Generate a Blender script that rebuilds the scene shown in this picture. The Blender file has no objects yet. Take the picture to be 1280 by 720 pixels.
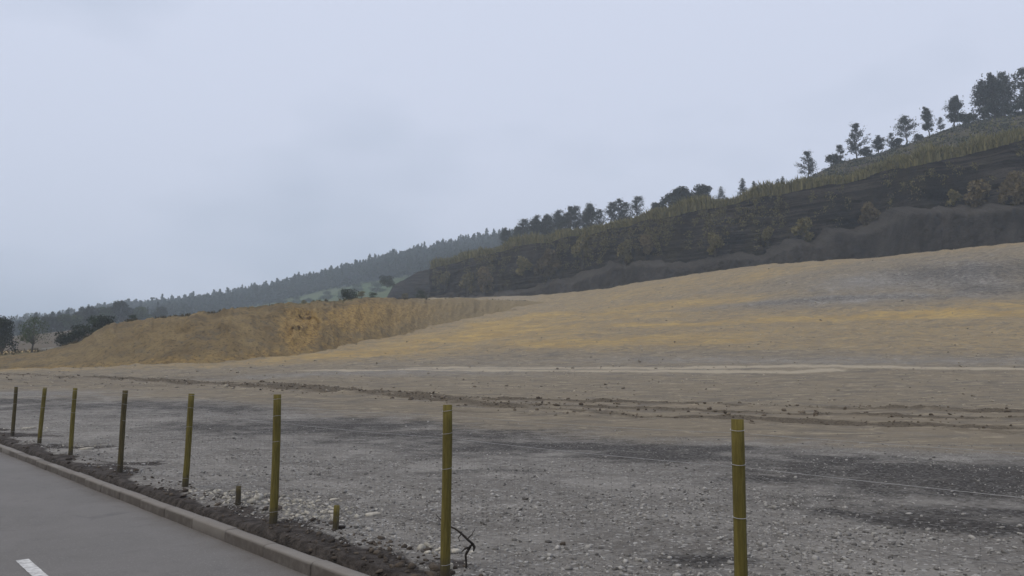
import bpy, math, random
import numpy as np
from mathutils import Vector

S = bpy.context.scene
COL = S.collection
R = math.radians

# ------------------------------------------------------------------ camera
EYE = 1.60
PITCH = math.atan(0.115)
cam = bpy.data.cameras.new('camera')
cam.sensor_width = 36.0
cam.lens = 36.0 * 1000.0 / 1280.0
cam.clip_start = 0.05
cam.clip_end = 6000.0
camo = bpy.data.objects.new('camera', cam)
COL.objects.link(camo)
camo.location = (0, 0, EYE)
camo.rotation_euler = (R(90) + PITCH, 0, 0)
S.camera = camo

# ------------------------------------------------------------------ sky, sun, exposure
SUN_EL, SUN_AZ = R(55), R(-125)            # azimuth from +Y towards +X
W_ = bpy.data.worlds.new('World')
S.world = W_
W_.use_nodes = True
nt = W_.node_tree
nt.nodes.clear()
n_out = nt.nodes.new('ShaderNodeOutputWorld')
n_bg = nt.nodes.new('ShaderNodeBackground')
n_bg.inputs['Strength'].default_value = 0.10
sky = nt.nodes.new('ShaderNodeTexSky')
sky.sky_type = 'NISHITA'
sky.sun_disc = False
sky.sun_elevation = SUN_EL
sky.sun_rotation = SUN_AZ
sky.air_density = 1.2
sky.dust_density = 4.0
sky.ozone_density = 1.5
tc = nt.nodes.new('ShaderNodeTexCoord')
mp = nt.nodes.new('ShaderNodeMapping')
mp.inputs['Scale'].default_value = (1.0, 1.0, 2.2)
mp.inputs['Location'].default_value = (0.35, 0.1, 0.2)
nz = nt.nodes.new('ShaderNodeTexNoise')
nz.inputs['Scale'].default_value = 1.7
nz.inputs['Detail'].default_value = 4.0
nz.inputs['Roughness'].default_value = 0.45
cr = nt.nodes.new('ShaderNodeValToRGB')
cr.color_ramp.elements[0].position = 0.30
cr.color_ramp.elements[0].color = (3.05, 3.95, 5.2, 1)
cr.color_ramp.elements[1].position = 0.62
cr.color_ramp.elements[1].color = (7.2, 7.7, 9.25, 1)
mx = nt.nodes.new('ShaderNodeMixRGB')
mx.inputs['Fac'].default_value = 0.9
nt.links.new(tc.outputs['Generated'], mp.inputs['Vector'])
nt.links.new(mp.outputs['Vector'], nz.inputs['Vector'])
sx = nt.nodes.new('ShaderNodeSeparateXYZ')
nt.links.new(tc.outputs['Generated'], sx.inputs[0])
g_ = nt.nodes.new('ShaderNodeMath'); g_.operation = 'MULTIPLY_ADD'
g_.inputs[1].default_value = 0.34; nt.links.new(sx.outputs['X'], g_.inputs[0]); nt.links.new(nz.outputs['Fac'], g_.inputs[2])
g2_ = nt.nodes.new('ShaderNodeMath'); g2_.operation = 'MULTIPLY_ADD'
g2_.inputs[1].default_value = 0.52; nt.links.new(sx.outputs['Z'], g2_.inputs[0]); nt.links.new(g_.outputs[0], g2_.inputs[2])
nt.links.new(g2_.outputs[0], cr.inputs['Fac'])
nt.links.new(sky.outputs['Color'], mx.inputs['Color1'])
nt.links.new(cr.outputs['Color'], mx.inputs['Color2'])
nt.links.new(mx.outputs['Color'], n_bg.inputs['Color'])
nt.links.new(n_bg.outputs['Background'], n_out.inputs['Surface'])

sun = bpy.data.lights.new('sun', 'SUN')
sun.energy = 1.45
sun.angle = R(40)
sun.color = (1.0, 0.88, 0.66)
suno = bpy.data.objects.new('sun', sun)
COL.objects.link(suno)
sd = Vector((math.sin(SUN_AZ) * math.cos(SUN_EL), math.cos(SUN_AZ) * math.cos(SUN_EL), math.sin(SUN_EL)))
suno.rotation_euler = sd.to_track_quat('Z', 'Y').to_euler()
suno.location = (0, 0, 60)

S.view_settings.view_transform = 'Standard'
S.view_settings.look = 'None'
S.view_settings.gamma = 1.0
S.view_settings.exposure = 0.05
S.render.engine = 'CYCLES'
S.cycles.use_denoising = True
S.cycles.max_bounces = 6
S.cycles.diffuse_bounces = 3
S.cycles.volume_bounces = 1
S.cycles.transparent_max_bounces = 8

HAZE_DENSITY = 0.00055

# ------------------------------------------------------------------ helpers
rng = np.random.default_rng(7)
random.seed(7)
CP, SP = math.cos(PITCH), math.sin(PITCH)


def W(px, py, d):
    """world point seen at a photo pixel at depth d (metres along +Y)"""
    a = (np.asarray(px, float) - 640) / 1000.0
    b = (360 - np.asarray(py, float)) / 1000.0
    dy = CP - b * SP
    dz = SP + b * CP
    s = np.asarray(d, float) / dy
    return np.stack(np.broadcast_arrays(a * s, np.asarray(d, float) + 0 * s, EYE + dz * s), -1)


def hash2(ix, iy, seed):
    h = (ix.astype(np.int64) * 374761393 + iy.astype(np.int64) * 668265263 + seed * 974634599) & 0xFFFFFFFF
    h = ((h ^ (h >> 13)) * 1274126177) & 0xFFFFFFFF
    h = h ^ (h >> 16)
    return (h & 0xFFFFFF) / float(0xFFFFFF)


def vnoise(x, y, seed=0):
    x = np.asarray(x, float); y = np.asarray(y, float)
    ix = np.floor(x); iy = np.floor(y)
    fx = x - ix; fy = y - iy
    fx = fx * fx * (3 - 2 * fx); fy = fy * fy * (3 - 2 * fy)
    a = hash2(ix, iy, seed); b = hash2(ix + 1, iy, seed)
    c = hash2(ix, iy + 1, seed); d = hash2(ix + 1, iy + 1, seed)
    return (a * (1 - fx) + b * fx) * (1 - fy) + (c * (1 - fx) + d * fx) * fy


def fbm(x, y, seed=0, oct=4, gain=0.5):
    t = 0; a = 1.0; n = 0
    for i in range(oct):
        t = t + a * (vnoise(x, y, seed + i * 17) * 2 - 1); n += a
        x = np.asarray(x) * 2.03 + 13.1; y = np.asarray(y) * 2.03 + 7.7; a *= gain
    return t / n


def sstep(a, b, x):
    t = np.clip((x - a) / (b - a), 0, 1)
    return t * t * (3 - 2 * t)


def pick(xs, ys):
    """smooth interpolation of a table"""
    xs = np.asarray(xs, float); ys = np.asarray(ys, float)
    m = np.gradient(ys, xs)

    def f(x):
        x = np.clip(np.asarray(x, float), xs[0], xs[-1])
        i = np.clip(np.searchsorted(xs, x) - 1, 0, len(xs) - 2)
        h = xs[i + 1] - xs[i]; t = (x - xs[i]) / h
        return ((2 * t**3 - 3 * t**2 + 1) * ys[i] + (t**3 - 2 * t**2 + t) * h * m[i]
                + (-2 * t**3 + 3 * t**2) * ys[i + 1] + (t**3 - t**2) * h * m[i + 1])
    return f


def mk(name, V, F, mat, parent=None, smooth=False, attrs=None):
    V = np.asarray(V, np.float32).reshape(-1, 3); F = np.asarray(F, np.int32)
    me = bpy.data.meshes.new(name)
    k = F.shape[1]
    me.vertices.add(len(V)); me.vertices.foreach_set('co', V.ravel())
    me.loops.add(F.size); me.loops.foreach_set('vertex_index', F.ravel())
    me.polygons.add(len(F))
    me.polygons.foreach_set('loop_start', np.arange(0, F.size, k, dtype=np.int32))
    me.update(calc_edges=True)
    if smooth:
        me.polygons.foreach_set('use_smooth', np.ones(len(F), bool))
    if attrs:
        for an, av in attrs.items():
            at = me.attributes.new(an, 'FLOAT', 'POINT')
            at.data.foreach_set('value', np.asarray(av, np.float32).ravel())
    me.validate()
    me.materials.append(mat)
    o = bpy.data.objects.new(name, me)
    COL.objects.link(o)
    if parent:
        o.parent = parent
    return o


def grid_faces(nr, nc, wrap=False):
    r = np.arange(nr - 1)[:, None]; c = np.arange(nc if wrap else nc - 1)[None, :]
    a = r * nc + c; b = r * nc + (c + 1) % nc
    return np.stack([a, b, b + nc, a + nc], -1).reshape(-1, 4)


def tag(o, label=None, cat=None, group=None, kind=None):
    if label: o['label'] = label
    if cat: o['category'] = cat
    if group: o['group'] = group
    if kind: o['kind'] = kind
    return o


def struct(o, kind='structure'):
    o['kind'] = kind
    return o


def empty(name, loc=(0, 0, 0), rz=0.0):
    o = bpy.data.objects.new(name, None)
    o.empty_display_size = 0.2
    COL.objects.link(o)
    o.location = loc; o.rotation_euler = (0, 0, rz)
    return o


def copy_thing(root):
    r = root.copy(); COL.objects.link(r)
    for ch in list(root.children):
        c = ch.copy(); COL.objects.link(c); c.parent = r
    return r


class MB:
    """collects quads / triangles (triangles as degenerate-free separate list)"""
    def __init__(s): s.V = []; s.F = []; s.n = 0

    def add(s, V, F):
        V = np.asarray(V, float).reshape(-1, 3)
        s.V.append(V); s.F.append(np.asarray(F, int) + s.n); s.n += len(V)

    def get(s): return np.concatenate(s.V), np.concatenate(s.F)


def tube(mb, pts, rad, n=8, cap=True):
    pts = np.asarray(pts, float); rad = np.broadcast_to(np.asarray(rad, float), (len(pts),))
    d = np.gradient(pts, axis=0); d /= np.linalg.norm(d, axis=1, keepdims=True) + 1e-12
    ref = np.array([0.31, 0.2, 0.93]) if abs(d[0] @ np.array([0.31, 0.2, 0.93])) < 0.9 else np.array([1.0, 0, 0.1])
    u = np.cross(d, ref); u /= np.linalg.norm(u, axis=1, keepdims=True)
    v = np.cross(d, u)
    th = np.linspace(0, 2 * math.pi, n, endpoint=False)
    ring = (u[:, None, :] * np.cos(th)[None, :, None] + v[:, None, :] * np.sin(th)[None, :, None]) * rad[:, None, None]
    V = (pts[:, None, :] + ring).reshape(-1, 3)
    F = grid_faces(len(pts), n, True)
    if cap:
        m = len(V)
        V = np.concatenate([V, pts[:1], pts[-1:]])
        e = []
        for k in range(0, n, 2):
            e.append([m, (k + 2) % n, (k + 1) % n, k])
            o_ = (len(pts) - 1) * n
            e.append([m + 1, o_ + k, o_ + (k + 1) % n, o_ + (k + 2) % n])
        F = np.concatenate([F, np.array(e)])
    mb.add(V, F)


def leaves(mb, C, size, aspect=0.6, droop=0.0, r=None):
    """one small bent leaf-clump quad at every centre, randomly turned"""
    r = r or rng
    C = np.asarray(C, float); n = len(C)
    size = np.broadcast_to(np.asarray(size, float), (n,))
    u = r.normal(size=(n, 3)); u[:, 2] -= droop
    u /= np.linalg.norm(u, axis=1, keepdims=True)
    w = r.normal(size=(n, 3))
    v = np.cross(u, w); v /= np.linalg.norm(v, axis=1, keepdims=True)
    nn = np.cross(u, v)
    s = size[:, None]
    A = C - u * s; B = C - v * s * aspect + nn * s * 0.2
    D = C + u * s; E = C + v * s * aspect + nn * s * 0.2
    V = np.stack([A, B, D, E], 1).reshape(-1, 3)
    F = np.arange(4 * n).reshape(-1, 4)
    mb.add(V, F)


# ------------------------------------------------------------------ material helpers
def material(name, rough=0.9, spec=0.2):
    m = bpy.data.materials.new(name); m.use_nodes = True
    t = m.node_tree; t.nodes.clear()
    out = t.nodes.new('ShaderNodeOutputMaterial')
    b = t.nodes.new('ShaderNodeBsdfPrincipled')
    b.inputs['Roughness'].default_value = rough
    b.inputs['Specular IOR Level'].default_value = spec
    t.links.new(b.outputs[0], out.inputs['Surface'])
    return m, t, b


class N:
    def __init__(s, t): s.t = t; s.co = None

    def coord(s, scale=(1, 1, 1), kind='Object'):
        if s.co is None: s.co = s.t.nodes.new('ShaderNodeTexCoord')
        m = s.t.nodes.new('ShaderNodeMapping'); m.inputs['Scale'].default_value = scale
        s.t.links.new(s.co.outputs[kind], m.inputs['Vector'])
        return m.outputs[0]

    def noise(s, scale, detail=4, rough=0.55, sc=(1, 1, 1), dist=0.0):
        n = s.t.nodes.new('ShaderNodeTexNoise')
        n.inputs['Scale'].default_value = scale; n.inputs['Detail'].default_value = detail
        n.inputs['Roughness'].default_value = rough; n.inputs['Distortion'].default_value = dist
        s.t.links.new(s.coord(sc), n.inputs['Vector'])
        return n.outputs['Fac']

    def voro(s, scale, feat='F1', out='Distance', rnd=1.0):
        n = s.t.nodes.new('ShaderNodeTexVoronoi'); n.feature = feat
        n.inputs['Scale'].default_value = scale; n.inputs['Randomness'].default_value = rnd
        s.t.links.new(s.coord(), n.inputs['Vector'])
        return n.outputs[out]

    def ramp(s, x, p0, p1, a=0.0, b=1.0):
        m = s.t.nodes.new('ShaderNodeMapRange'); m.interpolation_type = 'SMOOTHSTEP'
        m.inputs['From Min'].default_value = p0; m.inputs['From Max'].default_value = p1
        m.inputs['To Min'].default_value = a; m.inputs['To Max'].default_value = b
        s.t.links.new(x, m.inputs['Value'])
        return m.outputs[0]

    def _in(s, sock, v):
        if hasattr(v, 'is_output') or isinstance(v, bpy.types.NodeSocket): s.t.links.new(v, sock)
        elif isinstance(v, tuple): sock.default_value = (*v[:3], 1.0)
        else: sock.default_value = v

    def mix(s, f, a, b, mode='MIX'):
        m = s.t.nodes.new('ShaderNodeMixRGB'); m.blend_type = mode
        s._in(m.inputs['Fac'], f); s._in(m.inputs['Color1'], a); s._in(m.inputs['Color2'], b)
        return m.outputs[0]

    def math(s, op, a, b=0.0, clamp=False):
        m = s.t.nodes.new('ShaderNodeMath'); m.operation = op; m.use_clamp = clamp
        s._in(m.inputs[0], a); s._in(m.inputs[1], b)
        return m.outputs[0]

    def attr(s, name):
        n = s.t.nodes.new('ShaderNodeAttribute'); n.attribute_name = name
        return n.outputs['Fac']

    def island(s):
        return s.t.nodes.new('ShaderNodeNewGeometry').outputs['Random Per Island']

    def objrand(s):
        return s.t.nodes.new('ShaderNodeObjectInfo').outputs['Random']

    def bump(s, bsdf, h, dist, strength=1.0):
        b = s.t.nodes.new('ShaderNodeBump')
        b.inputs['Distance'].default_value = dist; b.inputs['Strength'].default_value = strength
        s.t.links.new(h, b.inputs['Height'])
        s.t.links.new(b.outputs[0], bsdf.inputs['Normal'])
        return b


# ------------------------------------------------------------------ materials
def ground_material():
    m, t, b = material('site_ground', 0.95, 0.12)
    n = N(t)
    clay, dark, tan, pale, soil = [n.attr(a) for a in ('clay', 'dark', 'tan', 'pale', 'soil')]
    cellc = n.voro(26, out='Color')
    sep = t.nodes.new('ShaderNodeSeparateColor'); t.links.new(cellc, sep.inputs[0])
    g1 = n.noise(11, 6, 0.7); g2 = n.noise(0.9, 5, 0.6); g3 = n.noise(3.2, 5, 0.65)
    gravel = n.mix(sep.outputs[0], (0.115, 0.108, 0.101), (0.290, 0.278, 0.258))
    gravel = n.mix(n.ramp(g1, 0.35, 0.7, 0, 0.7), gravel, (0.225, 0.214, 0.198))
    gravel = n.mix(n.ramp(g3, 0.35, 0.62, 0.0, 0.55), gravel, (0.135, 0.122, 0.108))
    gravel = n.mix(n.ramp(n.noise(0.45, 5, 0.65), 0.45, 0.65, 0, 0.6), gravel, (0.30, 0.285, 0.262))
    gravel = n.mix(n.ramp(n.noise(0.6, 6, 0.7, (1, 1.2, 1)), 0.55, 0.68, 0, 0.6), gravel, (0.095, 0.086, 0.078))
    gravel = n.mix(n.ramp(sep.outputs[1], 0.93, 0.98, 0, 0.8), gravel, (0.42, 0.41, 0.39))
    tanc = n.mix(g2, (0.185, 0.155, 0.113), (0.245, 0.210, 0.155))
    tanc = n.mix(n.ramp(g1, 0.4, 0.75, 0, 0.5), tanc, (0.15, 0.125, 0.098))
    streak = n.noise(0.55, 5, 0.65, (0.5, 1.15, 1.0), 1.6)
    tanc = n.mix(n.ramp(streak, 0.48, 0.60, 0, 0.8), tanc, (0.140, 0.125, 0.105))
    tanc = n.mix(n.ramp(n.noise(1.1, 6, 0.75, (0.7, 1.2, 1), 1.0), 0.52, 0.64, 0, 0.8), tanc, (0.33, 0.285, 0.21))
    tanc = n.mix(n.ramp(n.noise(1.9, 6, 0.78, (0.8, 1.2, 1), 0.8), 0.56, 0.70, 0, 0.75), tanc, (0.10, 0.082, 0.062))
    darkc = n.mix(n.ramp(g1, 0.38, 0.62), (0.026, 0.024, 0.023), (0.085, 0.079, 0.074))
    darkc = n.mix(n.ramp(sep.outputs[2], 0.78, 0.95, 0, 0.7), darkc, (0.22, 0.215, 0.21))
    clayc = n.mix(n.ramp(n.noise(0.25, 6, 0.65), 0.3, 0.7), (0.29, 0.205, 0.090), (0.42, 0.30, 0.120))
    clayc = n.mix(n.ramp(streak, 0.46, 0.60, 0, 0.75), clayc, (0.24, 0.190, 0.115))
    clayc = n.mix(n.ramp(g3, 0.5, 0.7, 0, 0.5), clayc, (0.22, 0.185, 0.13))
    soilc = n.mix(n.ramp(n.noise(7, 6, 0.7), 0.35, 0.7), (0.034, 0.029, 0.026), (0.092, 0.080, 0.072))
    palec = n.mix(g3, (0.40, 0.35, 0.265), (0.30, 0.26, 0.20))
    edge = n.noise(1.4, 6, 0.68)
    fine = n.noise(9, 4, 0.7)
    brk = n.math('ADD', n.math('MULTIPLY', edge, 0.65), n.math('MULTIPLY', fine, 0.35))

    def masked(a, soft=0.16, amp=1.5):
        # the hand-laid patch breaks up along noise
        s_ = n.math('ADD', a, n.math('MULTIPLY', n.math('SUBTRACT', brk, 0.5), amp))
        return n.ramp(s_, 0.5 - soft, 0.5 + soft)
    c = n.mix(masked(tan, 0.3), gravel, tanc)
    c = n.mix(masked(clay, 0.38), c, clayc)
    c = n.mix(n.math('MULTIPLY', masked(dark, 0.34, 2.4), 0.95), c, darkc)
    mudc = n.mix(n.ramp(g1, 0.35, 0.65), (0.054, 0.043, 0.031), (0.140, 0.115, 0.084))
    c = n.mix(n.math('MULTIPLY', masked(n.attr('mud'), 0.30, 1.2), 0.92), c, mudc)
    c = n.mix(masked(pale, 0.3), c, palec)
    c = n.mix(masked(soil, 0.15), c, soilc)
    t.links.new(c, b.inputs['Base Color'])
    st = n.math('ADD', n.math('MULTIPLY', n.voro(26), -0.6), n.math('MULTIPLY', g1, 1.6))
    st = n.math('ADD', st, n.math('MULTIPLY', n.noise(48, 3, 0.6), 0.35))
    n.bump(b, st, 0.035, 1.0)
    return m


def bank_material():
    m, t, b = material('clay_bank', 0.95, 0.1)
    n = N(t)
    ochre, grass = n.attr('ochre'), n.attr('grass')
    a = n.noise(0.22, 6, 0.65); f = n.noise(2.1, 6, 0.7); g = n.noise(0.5, 5, 0.6, (1, 1, 0.35), 0.5)
    c = n.mix(n.ramp(a, 0.3, 0.7), (0.215, 0.156, 0.080), (0.400, 0.295, 0.145))
    c = n.mix(n.ramp(g, 0.48, 0.7, 0, 0.65), c, (0.195, 0.168, 0.125))
    oc = n.mix(n.ramp(f, 0.3, 0.7), (0.56, 0.39, 0.150), (0.36, 0.225, 0.085))
    s_ = n.math('ADD', ochre, n.math('MULTIPLY', n.math('SUBTRACT', n.noise(0.8, 5, 0.65), 0.5), 1.1))
    c = n.mix(n.ramp(s_, 0.3, 0.72), c, oc)
    c = n.mix(n.ramp(f, 0.5, 0.68, 0, 0.75), c, (0.090, 0.068, 0.044))
    s2 = n.math('ADD', grass, n.math('MULTIPLY', n.math('SUBTRACT', f, 0.5), 1.2))
    c = n.mix(n.ramp(s2, 0.35, 0.7), c, (0.15, 0.135, 0.065))
    c = n.mix(n.attr('pale'), c, n.mix(n.ramp(f, 0.35, 0.65), (0.40, 0.312, 0.180), (0.29, 0.235, 0.150)))
    t.links.new(c, b.inputs['Base Color'])
    n.bump(b, n.math('ADD', f, n.noise(6, 4, 0.6)), 0.7, 1.0)
    return m


def rock_material():
    m, t, b = material('layered_rock', 0.95, 0.1)
    n = N(t)
    str_ = n.noise(0.55, 6, 0.68, (0.12, 0.12, 2.4), 0.5)
    f = n.noise(0.9, 6, 0.7)
    big = n.noise(0.07, 5, 0.65, (1, 1, 0.7), 0.8)
    c = n.mix(n.math('MULTIPLY', n.ramp(str_, 0.42, 0.62), n.ramp(big, 0.35, 0.6)), (0.011, 0.0098, 0.0088), (0.070, 0.061, 0.054))
    c = n.mix(n.ramp(f, 0.5, 0.75, 0, 0.7), c, (0.028, 0.023, 0.018))
    c = n.mix(n.ramp(n.noise(0.16, 4, 0.6, (1, 1, 0.5)), 0.5, 0.68, 0, 0.6), c, (0.040, 0.034, 0.017))
    t.links.new(c, b.inputs['Base Color'])
    h = n.math('ADD', n.math('MULTIPLY', str_, 1.3), f)
    n.bump(b, h, 1.1, 1.0)
    return m


def apron_material():
    m, t, b = material('sprayed_concrete', 0.95, 0.1)
    n = N(t)
    a = n.noise(0.3, 6, 0.7, (1, 1, 0.3)); f = n.noise(1.2, 5, 0.7)
    c = n.mix(n.ramp(a, 0.35, 0.68), (0.020, 0.018, 0.0168), (0.050, 0.0455, 0.0425))
    c = n.mix(n.ramp(f, 0.5, 0.8, 0, 0.5), c, (0.045, 0.041, 0.039))
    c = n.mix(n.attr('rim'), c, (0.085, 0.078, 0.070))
    t.links.new(c, b.inputs['Base Color'])
    n.bump(b, f, 0.6, 1.0)
    return m


def hillside_material(name, cols, scale=0.08):
    m, t, b = material(name, 0.98, 0.05)
    n = N(t)
    a = n.noise(scale, 6, 0.65); f = n.noise(scale * 9, 5, 0.7)
    c = n.mix(n.ramp(a, 0.38, 0.62), cols[0], cols[1])
    c = n.mix(n.ramp(f, 0.45, 0.75, 0, 0.7), c, cols[2])
    t.links.new(c, b.inputs['Base Color'])
    n.bump(b, f, 1.0, 0.8)
    return m


def foliage(name, c1, c2, trans=0.15):
    m, t, b = material(name, 0.75, 0.2)
    n = N(t)
    c = n.mix(n.island(), c1, c2)
    k = n.ramp(n.objrand(), 0, 1, 0.78, 1.2)
    hsv = t.nodes.new('ShaderNodeHueSaturation')
    t.links.new(c, hsv.inputs['Color']); t.links.new(k, hsv.inputs['Value'])
    t.links.new(hsv.outputs[0], b.inputs['Base Color'])
    if trans:
        tr = t.nodes.new('ShaderNodeBsdfTranslucent'); ms = t.nodes.new('ShaderNodeMixShader')
        ms.inputs[0].default_value = trans
        t.links.new(hsv.outputs[0], tr.inputs['Color'])
        t.links.new(b.outputs[0], ms.inputs[1]); t.links.new(tr.outputs[0], ms.inputs[2])
        out = [x for x in t.nodes if x.type == 'OUTPUT_MATERIAL'][0]
        t.links.new(ms.outputs[0], out.inputs['Surface'])
    return m


def simple(name, c1, c2, scale, bump=0.0, rough=0.85, sc=(1, 1, 1), detail=5, spec=0.2):
    m, t, b = material(name, rough, spec)
    n = N(t)
    f = n.noise(scale, detail, 0.65, sc)
    t.links.new(n.mix(n.ramp(f, 0.32, 0.68), c1, c2), b.inputs['Base Color'])
    if bump: n.bump(b, f, bump, 0.9)
    return m


def stone_material(name, c1, c2):
    m, t, b = material(name, 0.92, 0.15)
    n = N(t)
    c = n.mix(n.island(), c1, c2)
    c = n.mix(n.ramp(n.noise(40, 3, 0.6), 0.4, 0.7, 0, 0.4), c, c1)
    t.links.new(c, b.inputs['Base Color'])
    return m


def asphalt_material():
    m, t, b = material('worn_asphalt', 0.88, 0.25)
    n = N(t)
    g = n.noise(160, 3, 0.7); p = n.noise(0.55, 5, 0.6, (1, 1, 1), 0.6); q = n.noise(4, 5, 0.65)
    c = n.mix(g, (0.082, 0.078, 0.074), (0.205, 0.196, 0.187))
    ag = n.voro(95, out='Color'); sg = t.nodes.new('ShaderNodeSeparateColor'); t.links.new(ag, sg.inputs[0])
    c = n.mix(n.ramp(sg.outputs[0], 0.9, 0.97, 0, 0.5), c, (0.26, 0.25, 0.245))
    so = t.nodes.new('ShaderNodeSeparateXYZ'); t.links.new(n.coord(), so.inputs[0])
    off = n.math('ADD', n.math('MULTIPLY', so.outputs['X'], 0.759), n.math('MULTIPLY', so.outputs['Y'], 0.651))
    off = n.math('ADD', off, n.math('MULTIPLY', q, 0.7))
    c = n.mix(n.ramp(off, 3.35, 3.85, 0, 0.65), c, (0.105, 0.092, 0.080))
    c = n.mix(n.ramp(p, 0.4, 0.66, 0, 0.6), c, (0.175, 0.166, 0.160))
    c = n.mix(n.ramp(q, 0.52, 0.75, 0, 0.4), c, (0.10, 0.096, 0.094))
    v = n.ramp(n.voro(0.33, 'DISTANCE_TO_EDGE'), 0.0, 0.010, 1, 0)
    c = n.mix(n.math('MULTIPLY', v, n.ramp(n.noise(0.8, 3), 0.56, 0.75)), c, (0.10, 0.096, 0.094))
    t.links.new(c, b.inputs['Base Color'])
    n.bump(b, n.math('ADD', g, n.math('MULTIPLY', q, 0.6)), 0.006, 0.8)
    return m


def kerb_material():
    m, t, b = material('kerb_concrete', 0.9, 0.2)
    n = N(t)
    f = n.noise(5, 6, 0.7); g = n.noise(90, 3, 0.7); s_ = n.noise(1.1, 4, 0.6)
    c = n.mix(f, (0.140, 0.129, 0.115), (0.240, 0.225, 0.205))
    c = n.mix(n.ramp(n.island(), 0, 1, 0, 0.45), c, (0.17, 0.152, 0.135))
    c = n.mix(n.ramp(g, 0.45, 0.7, 0, 0.35), c, (0.15, 0.135, 0.122))
    c = n.mix(n.ramp(s_, 0.5, 0.7, 0, 0.6), c, (0.165, 0.142, 0.125))
    c = n.mix(n.math('MULTIPLY', n.attr('grime'), n.ramp(f, 0.25, 0.6, 0.55, 1.0)), c, (0.072, 0.062, 0.054))
    t.links.new(c, b.inputs['Base Color'])
    n.bump(b, n.math('ADD', f, n.math('MULTIPLY', g, 0.3)), 0.01, 0.8)
    return m


def post_material(name, c1, c2, c3):
    m, t, b = material(name, 0.8, 0.25)
    n = N(t)
    f = n.noise(9, 6, 0.65, (6, 6, 0.55)); g = n.noise(3.5, 4, 0.6, (1, 1, 0.6))
    c = n.mix(n.ramp(f, 0.35, 0.66), c1, c2)
    c = n.mix(n.ramp(g, 0.5, 0.72, 0, 0.75), c, c3)
    kn = n.ramp(n.voro(7.0), 0.05, 0.13, 1, 0)
    c = n.mix(n.math('MULTIPLY', kn, 0.7), c, (0.035, 0.026, 0.012))
    t.links.new(c, b.inputs['Base Color'])
    sp = t.nodes.new('ShaderNodeSeparateXYZ'); t.links.new(n.coord(), sp.inputs[0])
    low = n.math('ADD', sp.outputs['Z'], n.math('MULTIPLY', n.noise(14, 4, 0.65), -0.22))
    c = n.mix(n.ramp(low, -0.06, 0.10, 0.8, 0.0), c, (0.045, 0.038, 0.030))
    gz_ = n.noise(30, 3, 0.7, (5, 5, 0.25))
    c = n.mix(n.ramp(gz_, 0.6, 0.72, 0, 0.55), c, (0.03, 0.025, 0.012))
    t.links.new(c, b.inputs['Base Color'])
    n.bump(b, n.math('ADD', f, gz_), 0.006, 0.9)
    return m


M_ground = ground_material()
M_bank = bank_material()
M_rock = rock_material()
M_apron = apron_material()
M_slope = hillside_material('scrubby_hillside', ((0.078, 0.074, 0.044), (0.068, 0.058, 0.048), (0.042, 0.040, 0.029)))
M_far = hillside_material('far_meadow', ((0.060, 0.092, 0.040), (0.095, 0.112, 0.055), (0.042, 0.062, 0.034)), 0.02)
M_asph = asphalt_material()
M_paint = simple('worn_white_paint', (0.62, 0.62, 0.61), (0.34, 0.335, 0.33), 16, 0.002, 0.7)
M_kerb = kerb_material()
M_post = post_material('green_treated_pine', (0.088, 0.071, 0.016), (0.140, 0.113, 0.028), (0.062, 0.050, 0.016))
M_postd = post_material('dark_weathered_pine', (0.050, 0.040, 0.018), (0.085, 0.068, 0.028), (0.040, 0.027, 0.014))
M_wire = simple('galvanised_wire', (0.26, 0.26, 0.26), (0.36, 0.36, 0.36), 30, 0, 0.5, spec=0.4)
M_net = simple('dull_net_wire', (0.10, 0.10, 0.10), (0.16, 0.155, 0.15), 30, 0, 0.6)
M_bark = simple('bark', (0.055, 0.048, 0.040), (0.105, 0.092, 0.078), 3.0, 0.02, 0.95, (1, 1, 0.3))
M_twig = simple('dead_wood', (0.022, 0.018, 0.015), (0.05, 0.042, 0.035), 22, 0.004, 0.95)
M_euc = foliage('eucalyptus_leaves', (0.030, 0.038, 0.028), (0.055, 0.064, 0.046))
M_pine = foliage('conifer_needles', (0.018, 0.028, 0.018), (0.036, 0.050, 0.032), 0.05)
M_broad = foliage('broad_leaves', (0.040, 0.058, 0.026), (0.075, 0.095, 0.042))
M_darkleaf = foliage('dark_leaves', (0.018, 0.026, 0.014), (0.038, 0.048, 0.024))
M_scrub = foliage('dry_scrub', (0.100, 0.090, 0.034), (0.230, 0.198, 0.088))
M_tawny = foliage('tawny_grass', (0.080, 0.062, 0.032), (0.155, 0.122, 0.062))
M_grass = foliage('rough_grass', (0.140, 0.134, 0.052), (0.330, 0.295, 0.135), 0.2)
M_field = foliage('hedge_leaves', (0.030, 0.045, 0.024), (0.055, 0.075, 0.036))
M_stone = stone_material('grey_gravel', (0.085, 0.080, 0.075), (0.40, 0.385, 0.36))
M_mud = stone_material('brown_mud', (0.060, 0.046, 0.034), (0.17, 0.14, 0.105))
M_slopestone = stone_material('slope_stones', (0.13, 0.11, 0.085), (0.40, 0.36, 0.29))
M_clod = stone_material('earth_clods', (0.035, 0.029, 0.025), (0.105, 0.086, 0.068))
M_pale = simple('pale_limestone', (0.42, 0.39, 0.33), (0.28, 0.26, 0.225), 12, 0.01)
M_rubble = stone_material('pale_rubble', (0.20, 0.19, 0.165), (0.46, 0.43, 0.37))

# ------------------------------------------------------------------ ground: height field from surveyed points
RN = np.array([0.759, 0.651])          # across the road, from the camera towards the site
RD = np.array([-0.651, 0.759])         # along the road
N_KERB = 3.40
ROAD_Z = -0.12

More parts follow.
